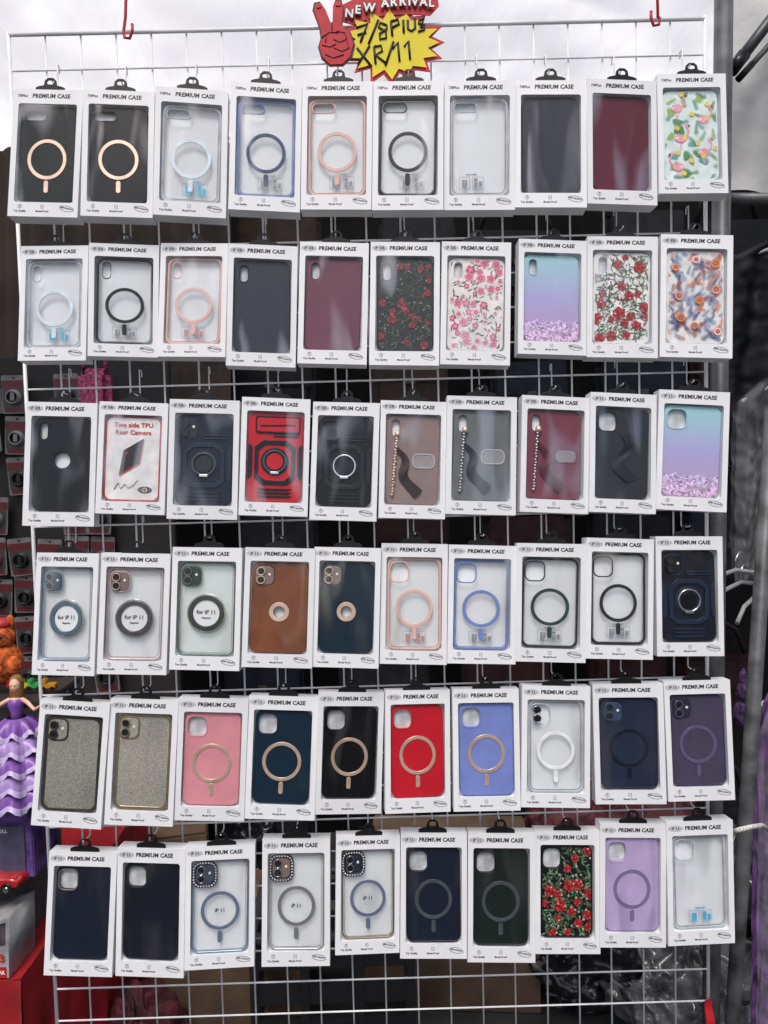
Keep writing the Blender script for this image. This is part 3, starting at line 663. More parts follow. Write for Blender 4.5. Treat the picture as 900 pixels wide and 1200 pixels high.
obj("red_banner", shape([[sp(*p) for p in arch]], .0012, 0, -.0014), SR, sg)
obj("yellow_burst", shape([star(457, 52, 54, 37, 16, .76, 5)], .0008, 0, -.0024), SY, sg)
hand = [(388, 74), (380, 66), (377, 54), (380, 45), (379, 34), (373, 16), (375, 8), (381, 7), (386, 15), (391, 29), (393, 28), (394, 12), (397, 5), (403, 6), (405, 14), (403, 32), (411, 39), (415, 52), (411, 66), (402, 74)]
obj("victory_hand_edge", shape([[sp(394+(x-394)*1.10, 42+(y-42)*1.06) for x, y in hand]], .0010, 0, -.0036), SD, sg)
obj("victory_hand", shape([[sp(*p) for p in hand]], .0010, .0002, -.0048), SR, sg)
ln = []
for seg in (((380, 45), (389, 39), (399, 40)), ((397, 38), (406, 40), (408, 47), (400, 50), (393, 47)), ((408, 49), (410, 57), (402, 60), (393, 56)), ((380, 53), (389, 55), (396, 52)), ((383, 63), (392, 67), (404, 64)), ((376, 13), (381, 12)), ((397, 11), (403, 11)), ((392, 29), (392, 37)), ((385, 44), (384, 50))):
    ln.append((tube([Vector((sp(*p)[0], -.0050, sp(*p)[1])) for p in seg], .0008, 5), 0, None))
obj("hand_outline", join(ln), SD, sg)
def at(u, v): q = sp(u, v); return T(q[0], 0, q[1])
def head(b):
    L = []
    for ch, x in zip("NEWARRIVAL", (407, 418.5, 428, 448, 458, 468, 478, 482, 491, 501)):
        v = 8.5 + ((x-472)/66)**2*11; ang = (x-472)/66*-8 if x < 440 else (x-472)/66*5
        L.append((text(ch, .0152, b), 0, at(x, v) @ RY(ang)))
    return join(L)
obj("headline_outline", head(.0015), INK, sg, (0, -.0054, 0)); obj("headline_lettering", head(.0005), SW, sg, (0, -.0060, 0))
strokes = [
 [(421, 34), (434, 30), (429, 40), (425, 50)], [(422, 42), (432, 39)], [(446, 26), (434, 52)],
 [(455, 32), (448, 29), (446, 34), (454, 39), (454, 46), (447, 47), (447, 41), (455, 36), (455, 32)],
 [(460, 28), (461, 44)], [(460, 28), (468, 26), (469, 31), (461, 35)], [(474, 27), (474, 41)], [(479, 27), (479, 37), (483, 39), (487, 36), (487, 25)], [(498, 26), (492, 27), (491, 31), (498, 33), (497, 38), (490, 40)],
 [(421, 56), (435, 75)], [(435, 54), (421, 74)], [(440, 55), (441, 74)], [(440, 55), (448, 54), (449, 60), (441, 64), (452, 73)], [(462, 50), (452, 76)], [(461, 58), (467, 51), (468, 72)], [(474, 56), (479, 50), (480, 70)]]
obj("handwritten_lettering", join([(tube([Vector((sp(*p)[0]-.0022, -.0026, sp(*p)[1])) for p in s_], .0017, 8), 0, None) for s_ in strokes]), INK, sg)
# red cords
CR = mat("red_cord", (.45, .01, .02), .35)
for (u, v, k) in ((147, 42, 1), (771, 27, -1)):
    r_ = empty("red_hook"); r_.location = pt(u, v, -.006); top(r_, "red plastic hook holding up the white rack", "hook", "red hooks")
    q = [pt(u+k*a, b, -.008)-r_.location for a, b in ((2, -80), (1, -20), (0, 20), (-2, v-6), (-1, v+2), (5, v+3), (8, v-6), (8, v-14))]
    obj("hook_body", tube(q, .0021, 8), CR, r_)
# ------------------------------------------------------------------ poles
STEEL = mat("galvanised_steel", (.095, .098, .102), .45, metal=.3, var=.25, vs=30, bump=.2, bs=80)
def pole(a, b, r, label, name="tent_pole", m_=STEEL):
    o = empty(name); o.location = b; me = tube([Vector(a)-Vector(b), Vector(a).lerp(Vector(b), .5)-Vector(b), Vector((0, 0, 0))], r, 16)
    obj("tube", me, m_, o); v = (Vector(a)-Vector(b)).normalized()
    obj("end_cap", tube([-v*.002, v*.03], r*1.18, 16), BLACKPL, o)
    return top(o, label, "pole", "stall poles")
pole(pt(849, -60, .05), Vector((pt(828, 1200, .05).x, .05, 0.02)), .0130, "upright grey steel stall pole behind the rack")
a_ = pt(903, 520, .10); b_ = pt(858, 1200, .10); d_ = (b_-a_).normalized(); pole(a_-d_*.05, b_+d_*((b_.z-.02)/-d_.z), .0115, "slanting grey steel leg beside the rack", m_=mat("pale_steel", (.10, .104, .11), .5, metal=.2, var=.35, vs=25, bump=.3, bs=60))
pole(pt(845, 234, .09), pt(990, 233, .09), .0095, "horizontal grey steel rail beneath the canopy")
pole(pt(930, -12, .10), pt(858, 82, .10), .0085, "dark slanting brace of the canopy frame", m_=mat("dark_steel", (.05, .053, .058), .4, metal=.3))
pole(pt(930, 22, .11), pt(866, 92, .11), .0045, "thin grey slanting brace of the canopy frame", m_=STEEL)
rp = obj("rope", tube([pt(858, 975, .0), pt(868, 972, -.01), pt(880, 969, .0), pt(893, 967, .07), pt(900, 972, .12)], .0035, 8), mat("rope_white", (.62, .60, .56), .8, var=.3, vs=300, bump=.8, bs=500)); top(rp, "frayed white rope tied around the slanting leg", "rope")
# ------------------------------------------------------------------ canopy, walls, ground
def canopy_mat(name="canopy_tarp", tr_=.85, bs=.5, lo=.84, hi=.97):
    M = bpy.data.materials.new(name); M.use_nodes = True; nt = M.node_tree; N = nt.nodes; L = nt.links
    b = N['Principled BSDF']; out = N['Material Output']; tc = N.new('ShaderNodeTexCoord')
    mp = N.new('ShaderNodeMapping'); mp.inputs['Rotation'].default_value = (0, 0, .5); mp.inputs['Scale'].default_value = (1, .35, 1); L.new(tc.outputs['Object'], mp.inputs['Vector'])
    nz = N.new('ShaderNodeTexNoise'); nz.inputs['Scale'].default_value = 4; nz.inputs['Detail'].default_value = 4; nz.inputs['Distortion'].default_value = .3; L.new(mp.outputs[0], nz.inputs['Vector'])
    cr = N.new('ShaderNodeValToRGB'); cr.color_ramp.elements[0].color = (lo, lo*1.0, lo*.99, 1); cr.color_ramp.elements[1].color = (hi, hi, hi*.98, 1)  # stretched darker streaks paint fold shading into the tarp colour
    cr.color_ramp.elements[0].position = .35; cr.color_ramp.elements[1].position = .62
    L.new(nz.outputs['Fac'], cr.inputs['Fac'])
    n2 = N.new('ShaderNodeTexNoise'); n2.inputs['Scale'].default_value = 9; n2.inputs['Detail'].default_value = 4; L.new(mp.outputs[0], n2.inputs['Vector'])
    bp = N.new('ShaderNodeBump'); bp.inputs['Strength'].default_value = bs; bp.inputs['Distance'].default_value = .03; L.new(n2.outputs['Fac'], bp.inputs['Height'])
    tr = N.new('ShaderNodeBsdfTranslucent'); mx = N.new('ShaderNodeMixShader'); mx.inputs[0].default_value = tr_
    for x in (b.inputs['Base Color'], tr.inputs['Color']): L.new(cr.outputs[0], x)
    L.new(bp.outputs['Normal'], b.inputs['Normal']); L.new(bp.outputs['Normal'], tr.inputs['Normal'])
    b.inputs['Roughness'].default_value = .6
    L.new(b.outputs[0], mx.inputs[1]); L.new(tr.outputs[0], mx.inputs[2]); L.new(mx.outputs[0], out.inputs['Surface'])
    return M
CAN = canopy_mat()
def canf(s, t, p):
    r1 = abs(noise.noise(Vector((p.x*1.3+p.y*1.1, p.y*.7-p.x*.3, 1.0)))); r2 = abs(noise.noise(Vector((p.x*3.1-p.y*1.6, p.y*2.1, 4.0))))
    return (0, 0, .030*math.sin(t*9.0+.8*math.sin(s*7)) - .11*(.35-r1) - .06*(.3-r2) + .006*noise.noise(Vector((p.x*9, p.y*8, 3))))
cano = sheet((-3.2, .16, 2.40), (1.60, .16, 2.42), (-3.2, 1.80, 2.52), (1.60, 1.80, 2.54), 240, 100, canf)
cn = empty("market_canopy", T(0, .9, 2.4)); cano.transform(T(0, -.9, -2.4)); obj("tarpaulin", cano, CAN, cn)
top(cn, "sagging translucent white tarpaulin canopy over the stall", "canopy")
def flf(s, t, p):
    r1 = abs(noise.noise(Vector((p.x*7+p.z*4, p.z*3, 2.0))))
    return (0, .018*math.sin(s*14+t*3)+.010*math.sin(t*8+s*5)-.03*(.3-r1), 0)
fl = sheet(pt(842, -80, .17), pt(1080, -80, .17), pt(846, 222, .17), pt(1080, 262, .17), 60, 50, flf)
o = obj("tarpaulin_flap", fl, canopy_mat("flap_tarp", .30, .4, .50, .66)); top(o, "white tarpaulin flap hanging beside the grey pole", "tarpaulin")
g = sheet((-60, -60, 0), (60, -60, 0), (-60, 60, 0), (60, 60, 0), 4, 4, lambda s, t, p: (0, 0, 0))
gr = obj("ground", g, mat("asphalt", (.05, .05, .048), .9, var=.25, vs=8, bump=.5, bs=60)); gr["kind"] = "structure"; gr["label"] = "dark asphalt ground beneath the stall"
BK = mat("dark_backcloth", (.008, .007, .007), .8, var=.4, vs=3, spec=.2)
bw = sheet((-3.2, 1.66, 0), (3.2, 1.66, 0), (-3.2, 1.66, 2.46), (3.2, 1.66, 2.50), 180, 12, lambda s, t, p: (0, .03*math.sin(s*150)+.03*math.sin(s*43), t*.01*math.sin(p.x*5)))
o = obj("stall_backcloth", bw, BK); top(o, "dark hanging cloth closing the rear of the stall", "curtain")
for sx, lab in ((-3.1, "dark cloth closing the side of the stall"),):
    sw = sheet((sx, 0, 0), (sx, 1.7, 0), (sx, 0, 2.38), (sx, 1.7, 2.45), 60, 8, lambda s, t, p: (.03*math.sin(s*60), 0, 0))
    o = obj("side_backcloth", sw, BK); top(o, lab, "curtain")
BR_ = mat("brown_curtain", (.060, .042, .032), .8, var=.3, vs=5)
bc = sheet(pt(-260, 470, 1.1), pt(270, 470, 1.1), pt(-260, 180, 1.1), pt(270, 165, 1.1), 90, 12, lambda s, t, p: (0, .012*math.sin(s*120), .006*math.sin(s*23)*t))
o = obj("brown_curtain", bc, BR_); top(o, "brown pleated curtain hanging inside the stall", "curtain")
# ------------------------------------------------------------------ hanging accessory packets (left, behind)
PKW = mat("packet_white", (.15, .146, .142), .4, var=.2, vs=30); PKR = mat("packet_red", (.10, .010, .014), .4); PKK = mat("packet_cable", (.010, .010, .012), .4)
pc = join([(shape([rr(.062, .098, .004), circ(.003, 0, .042, 12)], .0008), 0, None), (shape([rr(.060, .020, .002)], .0004), 1, T(0, -.0006, .026)), (shape([rr(.050, .012, .002)], .0004), 1, T(0, -.0006, -.040)), (shape([rr(.056, .050, .002)], .0004), 2, T(0, -.0006, -.009))])
coil = []
for k in range(4): coil.append((tube([(.019*math.cos(a*math.pi/10)*(1-.06*k), -.004-.003*k, -.008+.019*math.sin(a*math.pi/10)*(1-.06*k)) for a in range(20)], .002, 6, closed=True), 0, None))
coil.append((boxme(.011, .007, .022, (.0, -.008, -.006), .001), 0, None)); coil = join(coil)
for r_ in range(8):
    for c_ in range(5):
        if random.random() < (.08 if c_ < 2 else .4): continue
        base = pt(-14, 462, .9)
        e = empty("accessory_packet", T(base.x+c_*.0685+random.uniform(-.004, .004), .9+random.uniform(-.01, .01), base.z-r_*.105+random.uniform(-.006, .006)) @ RY(random.uniform(-5, 5)))
        top(e, "white and red card packet with coiled cable", "accessory packet", "packets hanging behind the rack")
        obj("card", pc, [PKW, PKR, mat("packet_clear", (.05, .046, .046), .3)] , e); obj("cable", coil, [mat("cable_white", (.20, .20, .20), .4), PKK, PKK, mat("cable_pink", (.20, .04, .06), .4)][random.randrange(4)], e)
pb = obj("packet_board", boxme(.60, .02, .98, (pt(-14, 462, .95).x+.18, .94, pt(0, 462, .95).z-.40), .002), mat("board_dark", (.014, .012, .012), .7)); top(pb, "dark board behind the hanging accessory packets", "display board")
DMET = mat("dull_metal", (.08, .075, .07), .4, metal=.5)
def hbag(u, v, y, w, h, c, lab, i):
    e = empty("shoulder_bag", T(*pt(u, v, y)) @ RY(random.uniform(-4, 4))); top(e, lab, "bag", "bags hanging at the rear of the stall")
    M_ = mat("bag_leather_%d" % i, c, .45, bump=.5, bs=90, var=.2, vs=20, spec=.25)
    obj("bag_body", boxme(w, .09, h, (0, 0, 0), .025), M_, e); obj("flap", boxme(w*.92, .012, h*.5, (0, -.050, h*.22), .005), M_, e)
    obj("buckle", boxme(.03, .006, .02, (0, -.058, -h*.02), .002), DMET, e)
    obj("strap", tube([(-w*.42, 0, h*.45), (-w*.3, 0, h*.9), (0, 0, h*1.15), (w*.3, 0, h*.9), (w*.42, 0, h*.45)], .008, 8), M_, e)
bcol = [((.028, .012, .012), "dark maroon"), ((.008, .008, .010), "black"), ((.040, .024, .016), "dark brown"), ((.018, .018, .022), "charcoal"), ((.010, .013, .022), "dark navy")]
for v in (300, 455, 640, 800, 985):
    for u in (330, 470, 610, 740, 850):
        cc, nm = random.choice(bcol)
        hbag(u+random.uniform(-20, 20), v+random.uniform(-12, 12), 1.35, random.uniform(.24, .30), random.uniform(.20, .25), cc, nm+" shoulder bag hanging at the rear", bcol.index((cc, nm)))
# pink woven bag
bg = empty("pink_bag", T(*pt(112, 452, .3))); top(bg, "pink woven bag hanging behind the rack", "bag")
PK = mat("pink_weave", (.20, .015, .07), .6, var=.5, vs=180, bump=1, bs=200)
me = boxme(.058, .03, .12, (0, 0, -.03), .012); obj("bag_body", me, PK, bg)
obj("bag_handle", tube([(-.02, 0, .02), (-.018, 0, .05), (0, 0, .065), (.018, 0, .05), (.02, 0, .02)], .004, 8), PK, bg)
# ------------------------------------------------------------------ doll
dl = empty("doll"); Yd = .26; SD_ = 1.30/1.04*S; base = pt(24, 932, Yd); dl.location = base
top(dl, "toy doll in ruffled purple gown with brown hair", "doll")
P1 = mat("satin_purple", (.20, .08, .36), .35); P2 = mat("satin_lilac", (.54, .45, .70), .4)
zt = lambda v: (936-v)*SD_
def ruffle(z0, z1, r0, r1, ph, n=140, wn=11, amp=.09):
    bm = bmesh.new(); rings = []
    for i in range(8):
        t = i/7; r = r0+(r1-r0)*(t**.6)
        rings.append([bm.verts.new(((r*(1+amp*t*(math.sin(wn*2*math.pi*k/n+ph)+.4*math.sin(wn*3.7*2*math.pi*k/n))))*math.cos(2*math.pi*k/n), (r*(1+amp*t*math.sin(wn*2*math.pi*k/n+ph)))*math.sin(2*math.pi*k/n), z0+(z1-z0)*t+.007*t*math.sin(wn*2*math.pi*k/n+ph+1))) for k in range(n)])
    for i in range(7):
        for k in range(n): f = bm.faces.new((rings[i][k], rings[i][(k+1) % n], rings[i+1][(k+1) % n], rings[i+1][k])); f.smooth = True; f.material_index = 1 if i >= 5 else 0
    me = bpy.data.meshes.new("r"); bm.to_mesh(me); bm.free(); return me
tiers = [(842, 862, 13, 30), (862, 880, 24, 41), (880, 898, 33, 50), (898, 916, 41, 57), (914, 934, 47, 62)]
for i, (a, b, ra, rb) in enumerate(tiers):
    obj("skirt_ruffle", ruffle(zt(a), zt(b), ra*SD_*.85, rb*SD_*.92, i*1.3, wn=9+i, amp=.12), ([P1, P2] if i < 1 else [P1, P2] if i % 2 == 0 else [mat("satin_mid", (.34, .22, .50), .35), P2]), dl)
obj("bodice", lathe([(7*SD_, zt(846)), (6*SD_, zt(838)), (9*SD_, zt(828)), (9*SD_, zt(823)), (7*SD_, zt(820))], 20), P1, dl)
bp = [lathe([(2.5*SD_, zt(825)), (7.8*SD_, zt(822)), (6.5*SD_, zt(819)), (2.2*SD_, zt(817)), (2.0*SD_, zt(814)), (4*SD_, zt(812)), (6.2*SD_, zt(807)), (6.4*SD_, zt(802)), (4.4*SD_, zt(797)), (1*SD_, zt(795))], 20)]
for s in (-1, 1):
    q = [(s*7*SD_, 0, zt(821)), (s*15*SD_, -.004, zt(825)), (s*24*SD_, -.010, zt(832)), (s*34*SD_, -.018, zt(826)), (s*38*SD_, -.02, zt(824))]
    bp.append(tube(q, .003, 8, rads=[.0042, .0038, .0032, .0026, .003]))
    for f_ in range(5):
        bp.append(tube([(s*38*SD_, -.02, zt(824)), (s*(42-abs(f_-2)*.6)*SD_, -.021, zt(824)+(f_-2)*.0016), (s*(44-abs(f_-2))*SD_, -.024, zt(824)+(f_-2)*.0021)], .0008, 6))
body_o = obj("body", join([(x, 0, None) for x in bp]), SKIN, dl)
rm = body_o.modifiers.new("r", 'REMESH'); rm.mode = 'VOXEL'; rm.voxel_size = .0009; rm.use_smooth_shade = True
HR = mat("doll_hair", (.22, .10, .03), .5, var=.3, vs=400)
obj("hair", join([(lathe([(3*SD_, zt(793)), (6.8*SD_, zt(796)), (8*SD_, zt(803)), (7.8*SD_, zt(812)), (8*SD_, zt(820)), (5*SD_, zt(828))], 20, .08, 9), 0, T(0, .0050, 0))]), HR, dl)
for s in (-1, 1): obj("eye", lathe([(.0003, .0012), (.0010, 0), (.0003, -.0012)], 10), INK, dl, (s*2.4*SD_, -6.0*SD_, zt(804)))
obj("mouth", tube([(-.0016, 0, 0), (0, -.0005, -.0004), (.0016, 0, 0)], .0005, 6), SR, dl, (0, -5.8*SD_, zt(809)))
# toy packages on a table, left
RC = mat("red_cloth", (.34, .010, .015), .6, var=.2, vs=12)
tb = empty("toy_table"); tz = pt(20, 1118, .24).z; tb.location = (pt(0, 1118, .24).x, .45, 0); top(tb, "table draped with red cloth under the toys", "table")
tx0, tx1 = pt(-220, 1118, .24).x, pt(46, 1118, .24).x
cl = join([(sheet((tx0, .17, tz), (tx1, .17, tz), (tx0, .9, tz), (tx1, .9, tz), 20, 10, lambda s, t, p: (0, 0, .002*math.sin(s*20+t*9))), 0, None),
           (sheet((tx0, .17, .05), (tx1+.02, .15, .05), (tx0, .17, tz), (tx1, .17, tz), 110, 12, lambda s, t, p: (0, -.022*math.sin(s*60+1.5*math.sin(s*17))*(1-t)**.6, 0)), 0, None),
           (sheet((tx1+.02, .15, .05), (tx1+.02, .9, .05), (tx1, .17, tz), (tx1, .9, tz), 40, 12, lambda s, t, p: (.010*math.sin(s*45)*(1-t), 0, 0)), 0, None)])
relobj("cloth", cl, RC, tb)
for (x, y) in ((tx0+.03, .2), (tx1-.03, .22), (tx0+.03, .86), (tx1-.03, .86)): relobj("leg", boxme(.03, .03, tz-.01, (x, y, (tz-.01)/2), .002), STEEL, tb)
PP = mat("purple_print", (.10, .05, .20), .35, var=.5, vs=40)
z0, z1 = pt(0, 1016, .26).z, pt(0, 938, .26).z
pp = empty("toy_package"); pp.location = (pt(5, 1000, .26).x, .27, z0); top(pp, "purple toy package with white printed panel", "toy package", "toy packages")
hgt = z1-z0
obj("carton", boxme(.14, .1, hgt, (0, .0, hgt/2), .002), PP, pp)
obj("printed_panel", boxme(.085, .002, hgt*.7, (.014, -.0515, hgt*.42), .0005), mat("panel_greyblue", (.07, .065, .12), .4), pp)
obj("printed_lettering", join([(text(t_, .0085 if i == 0 else .0055, .0001), 0, T(-.024, -.0529, hgt*(.70-.09*i))) for i, t_ in enumerate(("DREAM DOLL", "ages 3 and up", "press to sing", "with light", "soft dress", "battery toy"))]), SW, pp)
sbx = empty("carton_stack"); sbx.location = (pt(-30, 1000, .3).x, .36, tz+.003); top(sbx, "plain dark carton standing on the red table", "carton")
obj("carton", boxme(.20, .16, z0-tz-.006, (0, 0, (z0-tz-.006)/2), .002), mat("grey_board", (.06, .055, .06), .6), sbx)
obj("tape", boxme(.03, .162, z0-tz-.02, (0, 0, (z0-tz)/2), .0005), mat("tape_tan", (.30, .22, .12), .4), sbx)
tc_ = empty("toy_car_box"); tc_.location = pt(0, 1113, .215); tc_.location.z = tz+.003; tc_.rotation_euler = (0, 0, math.radians(-6)); top(tc_, "grey and red toy car box printed with numbers", "toy box", "toy packages")
BX = [(-.10, 0), (.040, 0), (.044, .105), (-.10, .062)]
obj("carton", shape([BX], .08, .001, -.04), mat("toy_box_grey", (.30, .30, .31), .4, var=.2, vs=30), tc_)
obj("picture_panel", shape([[(-.095, .034), (.036, .058), (.038, .096), (-.095, .056)]], .001, 0, -.0412), mat("box_dark_panel", (.05, .04, .05), .25, var=.5, vs=60), tc_)
carp = [(-.028, -.006), (.028, -.006), (.030, .000), (.018, .003), (.008, .009), (-.010, .010), (-.020, .003), (-.030, .001)]
obj("car_picture", join([(shape([carp], .0004), 0, T(-.004, 0, .067) @ RY(-12)), (shape([circ(.0045, n=16)], .0004), 1, T(-.020, -.0005, .058)), (shape([circ(.0045, n=16)], .0004), 1, T(.012, -.0005, .065))]), [SR, INK], tc_, (0, -.0420, 0))
obj("red_stripe", shape([[(-.095, .002), (.036, .002), (.036, .020), (-.095, .012)]], .0006, 0, -.0410), SR, tc_)
obj("printed_number", text("10303", .019, .0007, align='RIGHT'), SR, tc_, (.035, -.0424, .036)).rotation_euler = (0, math.radians(-10), 0)
obj("printed_lettering", text("RACING CAR", .0085, .0003, align='RIGHT'), SW, tc_, (.034, -.0424, .011))
car = empty("toy_car"); car.location = pt(-2, 1040, .22); car.rotation_euler = (0, math.radians(-14), math.radians(-10)); top(car, "glossy red toy sports car on its box", "toy car")
side = [(-.055, .002), (.055, .002), (.057, .014), (.040, .020), (.022, .023), (.006, .036), (-.022, .037), (-.042, .024), (-.056, .020)]
obj("car_body", shape([side], .045, .003, -.022), mat("toy_red", (.40, .01, .01), .12, coat=1), car)
obj("car_window", shape([[(.018, .024), (.004, .034), (-.020, .035), (-.034, .025)]], .047, .001, -.023), DARK, car)
for x in (-.033, .034):
    for y in (-.021, .021): obj("wheel", join([(tube([(x, y-.004, .003), (x, y+.004, .003)], .0105, 20), 0, None), (tube([(x, y-.0048, .003), (x, y+.0048, .003)], .005, 12), 1, None)]), [BLACKPL, CHROME], car)
OR = mat("orange_plush", (.46, .09, .015), .9, var=.4, vs=120, bump=1, bs=250); RD = mat("toy_red_matt", (.4, .02, .02), .4)
def ball(r, sx, sy, sz, c, n=3, amp=.08):
    bm = bmesh.new(); bmesh.ops.create_icosphere(bm, subdivisions=n, radius=r)
    for v in bm.verts:
        k = 1+amp*noise.noise(v.co*(2/r)); v.co = Vector((v.co.x*sx*k+c[0], v.co.y*sy*k+c[1], v.co.z*sz*k+c[2]))
    for f in bm.faces: f.smooth = True
    me = bpy.data.meshes.new("b"); bm.to_mesh(me); bm.free(); return me
for (u, M_, hm, lab, k) in ((4, OR, RD, "orange plush toy with a red hat", 1), (-30, RD, OR, "red plush toy with an orange hat", 1.15)):
    ps = empty("plush_toy"); ps.location = pt(u, 795, .34); ps.scale = (k, k, k); top(ps, lab, "plush toy", "plush toys")
    obj("plush_body", join([(ball(.04, .9, .8, 1.0, (0, 0, .03)), 0, None), (ball(.026, 1, .9, 1, (0, -.003, .078)), 0, None), (ball(.010, .8, .6, 1.5, (-.018, 0, .104)), 0, None), (ball(.010, .8, .6, 1.5, (.018, 0, .104)), 0, None), (ball(.013, 1, 1, 1.4, (.030, -.02, .028)), 0, None), (ball(.013, 1, 1, 1.4, (-.030, -.02, .028)), 0, None)]), M_, ps)
    obj("hat", ball(.022, 1, 1, .6, (0, 0, .102), 2), hm, ps)
    for s in (-1, 1): obj("eye", ball(.0035, 1, 1, 1, (s*.01, -.026, .082), 1, 0), INK, ps)
sh = empty("toy_shelf"); sh.location = pt(0, 812, .36); top(sh, "narrow dark shelf carrying plush and small toys", "shelf")
obj("board", boxme(.34, .16, .012, (-.05, 0, 0), .002), mat("shelf_dark", (.04, .03, .03), .5), sh); obj("bracket", boxme(.02, .14, .06, (-.1, 0, -.036), .002), STEEL, sh)
for i, (u, c) in enumerate(((30, (.50, .45, .03)), (42, (.04, .35, .1)), (18, (.5, .02, .03)), (58, (.5, .25, .02)))):
    e = empty("toy_truck"); e.location = pt(u, 808, .33); top(e, "small coloured plastic toy truck on the shelf", "toy truck", "small plastic toys")
    mm_ = mat("toy_col_%d" % i, c, .25)
    obj("truck_body", join([(boxme(.026, .016, .008, (0, 0, .008), .001), 0, None), (boxme(.009, .015, .009, (-.008, 0, .016), .0015), 0, None)]), mm_, e)
    for x in (-.008, .008): obj("wheel", tube([(x, -.009, .004), (x, .009, .004)], .004, 12), BLACKPL, e)
# ------------------------------------------------------------------ right side: garments & hangers
def garment(u, v0, v1, w, y, m_, label, seed, wave=.012, film=None):
    e = empty("hanging_garment"); tp = pt(u, v0, y); bt = pt(u, v1, y); e.location = tp; L_ = tp.z-bt.z
    def ff(ws, off, fq):
        def f(s, t, p):
            n = noise.noise(Vector((s*5*fq, t*8*fq, seed)))+.5*noise.noise(Vector((s*11*fq, t*17*fq, seed)))
            return ((s-.5)*w*.62*min(1, t*9)*(1-t)*.9, off+ws*min(1, t*6)*(math.sin(s*22+seed+t*2)+.8*n), 0)
        return f
    obj("fabric", sheet((-w*.22, 0, -.012), (w*.22, 0, -.012), (-w*.56, 0, -L_), (w*.56, 0, -L_), 60, 70, ff(wave, 0, 1)), m_, e)
    if film is not None:
        obj("plastic_cover", sheet((-w*.26, 0, -.008), (w*.26, 0, -.008), (-w*.60, 0, -L_*1.04), (w*.60, 0, -L_*1.04), 90, 110, ff(wave*.9, -.03, 1.6)), film, e)
    obj("hanger", tube([(-w*.42, .004, -.05), (0, .004, -.012), (w*.42, .004, -.05)], .004, 8), SW, e)
    obj("hanger_hook", tube([(0, .004, -.012), (0, .004, .02), (.012, .004, .032), (.02, .004, .024), (.014, .004, .012)], .002, 6), CHROME, e)
    return top(e, label, "garment", "garments hanging beside the rack")
FILM = mat("clear_polythene", (.55, .56, .58), .12, alpha=.15, var=.3, vs=20)
PLG = mat("plastic_grey", (.035, .035, .04), .4, var=.4, vs=9); PLP = mat("sheer_purple", (.11, .05, .15), .4, var=.5, vs=30)
PLK = mat("black_fabric", (.012, .012, .014), .5, var=.4, vs=20, bump=.4, bs=50, spec=.25)
garment(912, 440, 668, .17, .42, PLG, "dark garment inside a crumpled clear plastic bag", 1.0, .012, FILM)
garment(930, 275, 460, .28, .60, PLK, "black garment hanging beside the steel pole", 2.2)
garment(918, 800, 1230, .12, .30, PLP, "sheer purple dress in plastic by the leg", 3.1, .010, FILM)
garment(990, 690, 1100, .34, .55, PLK, "black garment hanging beside the steel pole", 4.1)
for i, (u, v) in enumerate(((862, 668), (868, 682), (884, 700))):
    e = empty("clothes_hanger"); e.location = pt(u, v, .34+.02*i); e.rotation_euler = (0, 0, math.radians(25+10*i)); top(e, "white plastic clothes hanger beside the rack", "clothes hanger", "clothes hangers")
    obj("shoulder_bar", tube([(-.10, 0, -.035), (-.06, 0, -.010), (0, 0, 0), (.06, 0, -.010), (.10, 0, -.035)], .0042, 8), mat("hanger_grey", (.28, .28, .28), .4), e)
    obj("hook", tube([(0, 0, 0), (0, 0, .02), (.01, 0, .034), (.02, 0, .026)], .0018, 6), CHROME, e)
pu = empty("purple_plush"); pu.location = pt(876, 835, .24); top(pu, "purple fluffy plush toy beside the metal leg", "plush toy")
PUM = mat("purple_fluff", (.07, .035, .11), .95, var=.4, vs=160, bump=1, bs=300)
obj("plush_body", join([(ball(.028, .8, .7, 1.0, (0, 0, 0), 4, .25), 0, None), (ball(.022, .9, .8, 1, (.002, 0, .038), 4, .25), 0, None), (ball(.008, .8, .6, 2, (-.008, 0, .064), 3, .2), 0, None), (ball(.008, .8, .6, 2, (.012, 0, .064), 3, .2), 0, None)]), PUM, pu)
# ------------------------------------------------------------------ floor clutter
CB = mat("cardboard", (.12, .074, .045), .8, var=.22, vs=10, bump=.1, bs=90); TP = MATS["tape_tan"]
def cbox(x, y, w, d, h, rz, lab):
    e = empty("cardboard_box", T(x, y, .002) @ Matrix.Rotation(rz, 4, 'Z')); top(e, lab, "cardboard box", "boxes on the ground")
    obj("carton", boxme(w, d, h, (0, 0, h/2), .003), CB, e)
    obj("flap", boxme(w*.98, d*.48, .004, (0, -d*.245, h+.004), .001), CB, e); obj("flap", boxme(w*.98, d*.48, .004, (0, d*.25, h+.004), .001), CB, e)
    obj("tape", boxme(w*1.004, .05, .001, (0, 0, h+.008)), TP, e)
cbox(pt(275, 1180, .75).x, .80, .34, .30, .27, .1, "worn brown cardboard box on the ground")
cbox(pt(535, 1150, .8).x, .92, .44, .34, .34, -.1, "large brown cardboard box on the ground")
cbox(pt(140, 1150, .9).x, 1.10, .40, .30, .36, .2, "brown cardboard box near the red table")
cr_ = empty("plastic_crate", T(pt(395, 1150, .7).x, .66, .02)); top(cr_, "black slatted plastic crate on the ground", "crate")
cb = []
for z in (.02, .10, .18, .26):
    for (w, d, x, y) in ((.34, .012, 0, -.13), (.34, .012, 0, .13), (.012, .26, -.17, 0), (.012, .26, .17, 0)): cb.append((boxme(w, d, .05, (x, y, z+.025), .002), 0, None))
for x in (-.17, -.06, .06, .17):
    for y in (-.13, .13): cb.append((boxme(.02, .018, .32, (x, y, .16), .002), 0, None))
cb.append((boxme(.33, .25, .01, (0, 0, .006)), 0, None))
obj("slats", join(cb), mat("crate_black", (.018, .018, .02), .4), cr_)
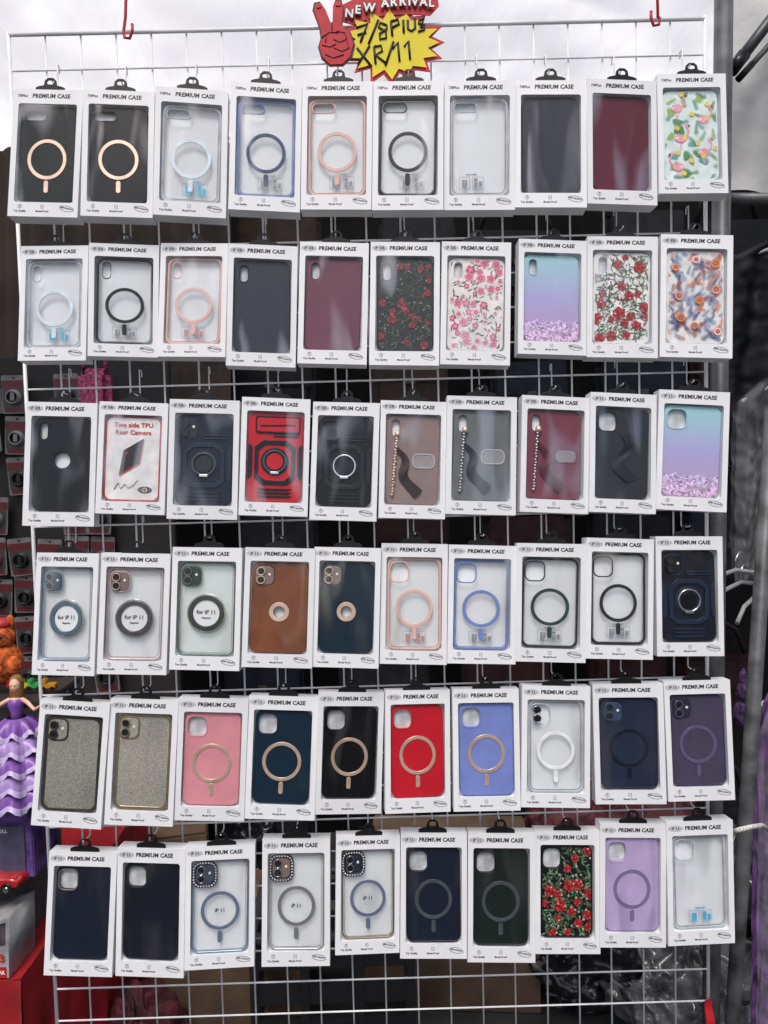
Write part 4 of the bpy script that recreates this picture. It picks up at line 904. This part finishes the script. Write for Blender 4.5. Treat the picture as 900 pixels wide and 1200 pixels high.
obj("rim", shape([rr(.37, .29, .02), rr(.33, .25, .015)], .016, .003), mat("crate_grey", (.05, .05, .055), .4), cr_, (0, 0, .325)).rotation_euler = (math.pi/2, 0, 0)
def bag(x, y, z, r, m_, lab, seed):
    e = empty("plastic_bag", T(x, y, z)); top(e, lab, "plastic bag", "plastic bags on the ground")
    bm = bmesh.new(); bmesh.ops.create_icosphere(bm, subdivisions=6, radius=1)
    for v in bm.verts:
        q = v.co*1.6+Vector((seed, 0, 0)); r1 = abs(noise.noise(v.co*3+Vector((seed, 3, 0)))); r2 = abs(noise.noise(v.co*6+Vector((seed, 3, 0))))
        n = noise.noise(q)*.35-r1*.30-r2*.14+.15
        pinch = 1 if v.co.z < .75 else .6
        v.co = Vector((v.co.x*r*(1+n)*pinch, v.co.y*r*(1+n)*pinch, max(0, (v.co.z+.8)*r*.8*(1+n))))
    for f in bm.faces: f.smooth = True
    me = bpy.data.meshes.new("b"); bm.to_mesh(me); bm.free(); obj("bag_body", me, m_, e)
    obj("tied_neck", ball(r*.14, 1, 1, 1.6, (0, 0, r*1.45), 3, .5), m_, e)
BKB = mat("black_poly", (.012, .012, .014), .2); CLB = mat("clear_poly", (.08, .08, .085), .2, var=.5, vs=12, coat=.3); DRB = mat("dark_red_cloth", (.08, .012, .018), .7, bump=.5, bs=60, var=.4, vs=20)
bag(pt(700, 1150, .8).x, .85, .002, .20, BKB, "shiny black plastic bag on the ground", 1)
bag(pt(800, 1160, .7).x, .66, .002, .17, CLB, "crumpled clear plastic bag on the ground", 5)
bag(pt(755, 1130, .9).x, 1.12, .002, .25, DRB, "dark red cloth bundle on the ground", 14)
bag(pt(880, 1150, .8).x, .9, .002, .22, CLB, "crumpled clear plastic bag on the ground", 19)
bag(pt(215, 1180, .6).x, 1.4, .002, .2, BKB, "shiny black plastic bag on the ground", 23)
bag(pt(140, 1180, .5).x, .5, .002, .14, DRB, "dark red cloth bundle on the ground", 31)
rt = obj("red_tag", sheet(pt(826, 1172, -.004), pt(834, 1170, -.004), pt(828, 1206, -.004), pt(838, 1204, -.006), 4, 8, lambda s, t, p: (0, .002*math.sin(t*6), 0)), CR); top(rt, "small red tape tag on the rack corner", "tag")
# ------------------------------------------------------------------ world, sun
w = bpy.data.worlds.new("World"); sc.world = w; w.use_nodes = True; nt = w.node_tree
sky = nt.nodes.new('ShaderNodeTexSky'); sky.sky_type = 'NISHITA'; sky.sun_disc = False
sun_el, sun_az = math.radians(58), math.radians(192)
sky.sun_elevation = sun_el; sky.sun_rotation = sun_az; sky.dust_density = 4; sky.air_density = .8
bgn = nt.nodes['Background']; bgn.inputs['Strength'].default_value = .148
nt.links.new(sky.outputs[0], bgn.inputs['Color'])
sd = bpy.data.lights.new("sun", 'SUN'); sd.energy = 1.85; sd.angle = math.radians(22); sd.color = (1, .965, .925)
so = bpy.data.objects.new("sun", sd); COL.objects.link(so)
dirv = Vector((math.sin(sun_az)*math.cos(sun_el), math.cos(sun_az)*math.cos(sun_el), math.sin(sun_el)))
so.rotation_euler = dirv.to_track_quat('Z', 'Y').to_euler(); so.location = dirv*5
sc.view_settings.view_transform = 'Standard'; sc.view_settings.look = 'None'; sc.view_settings.exposure = 0; sc.view_settings.gamma = 1
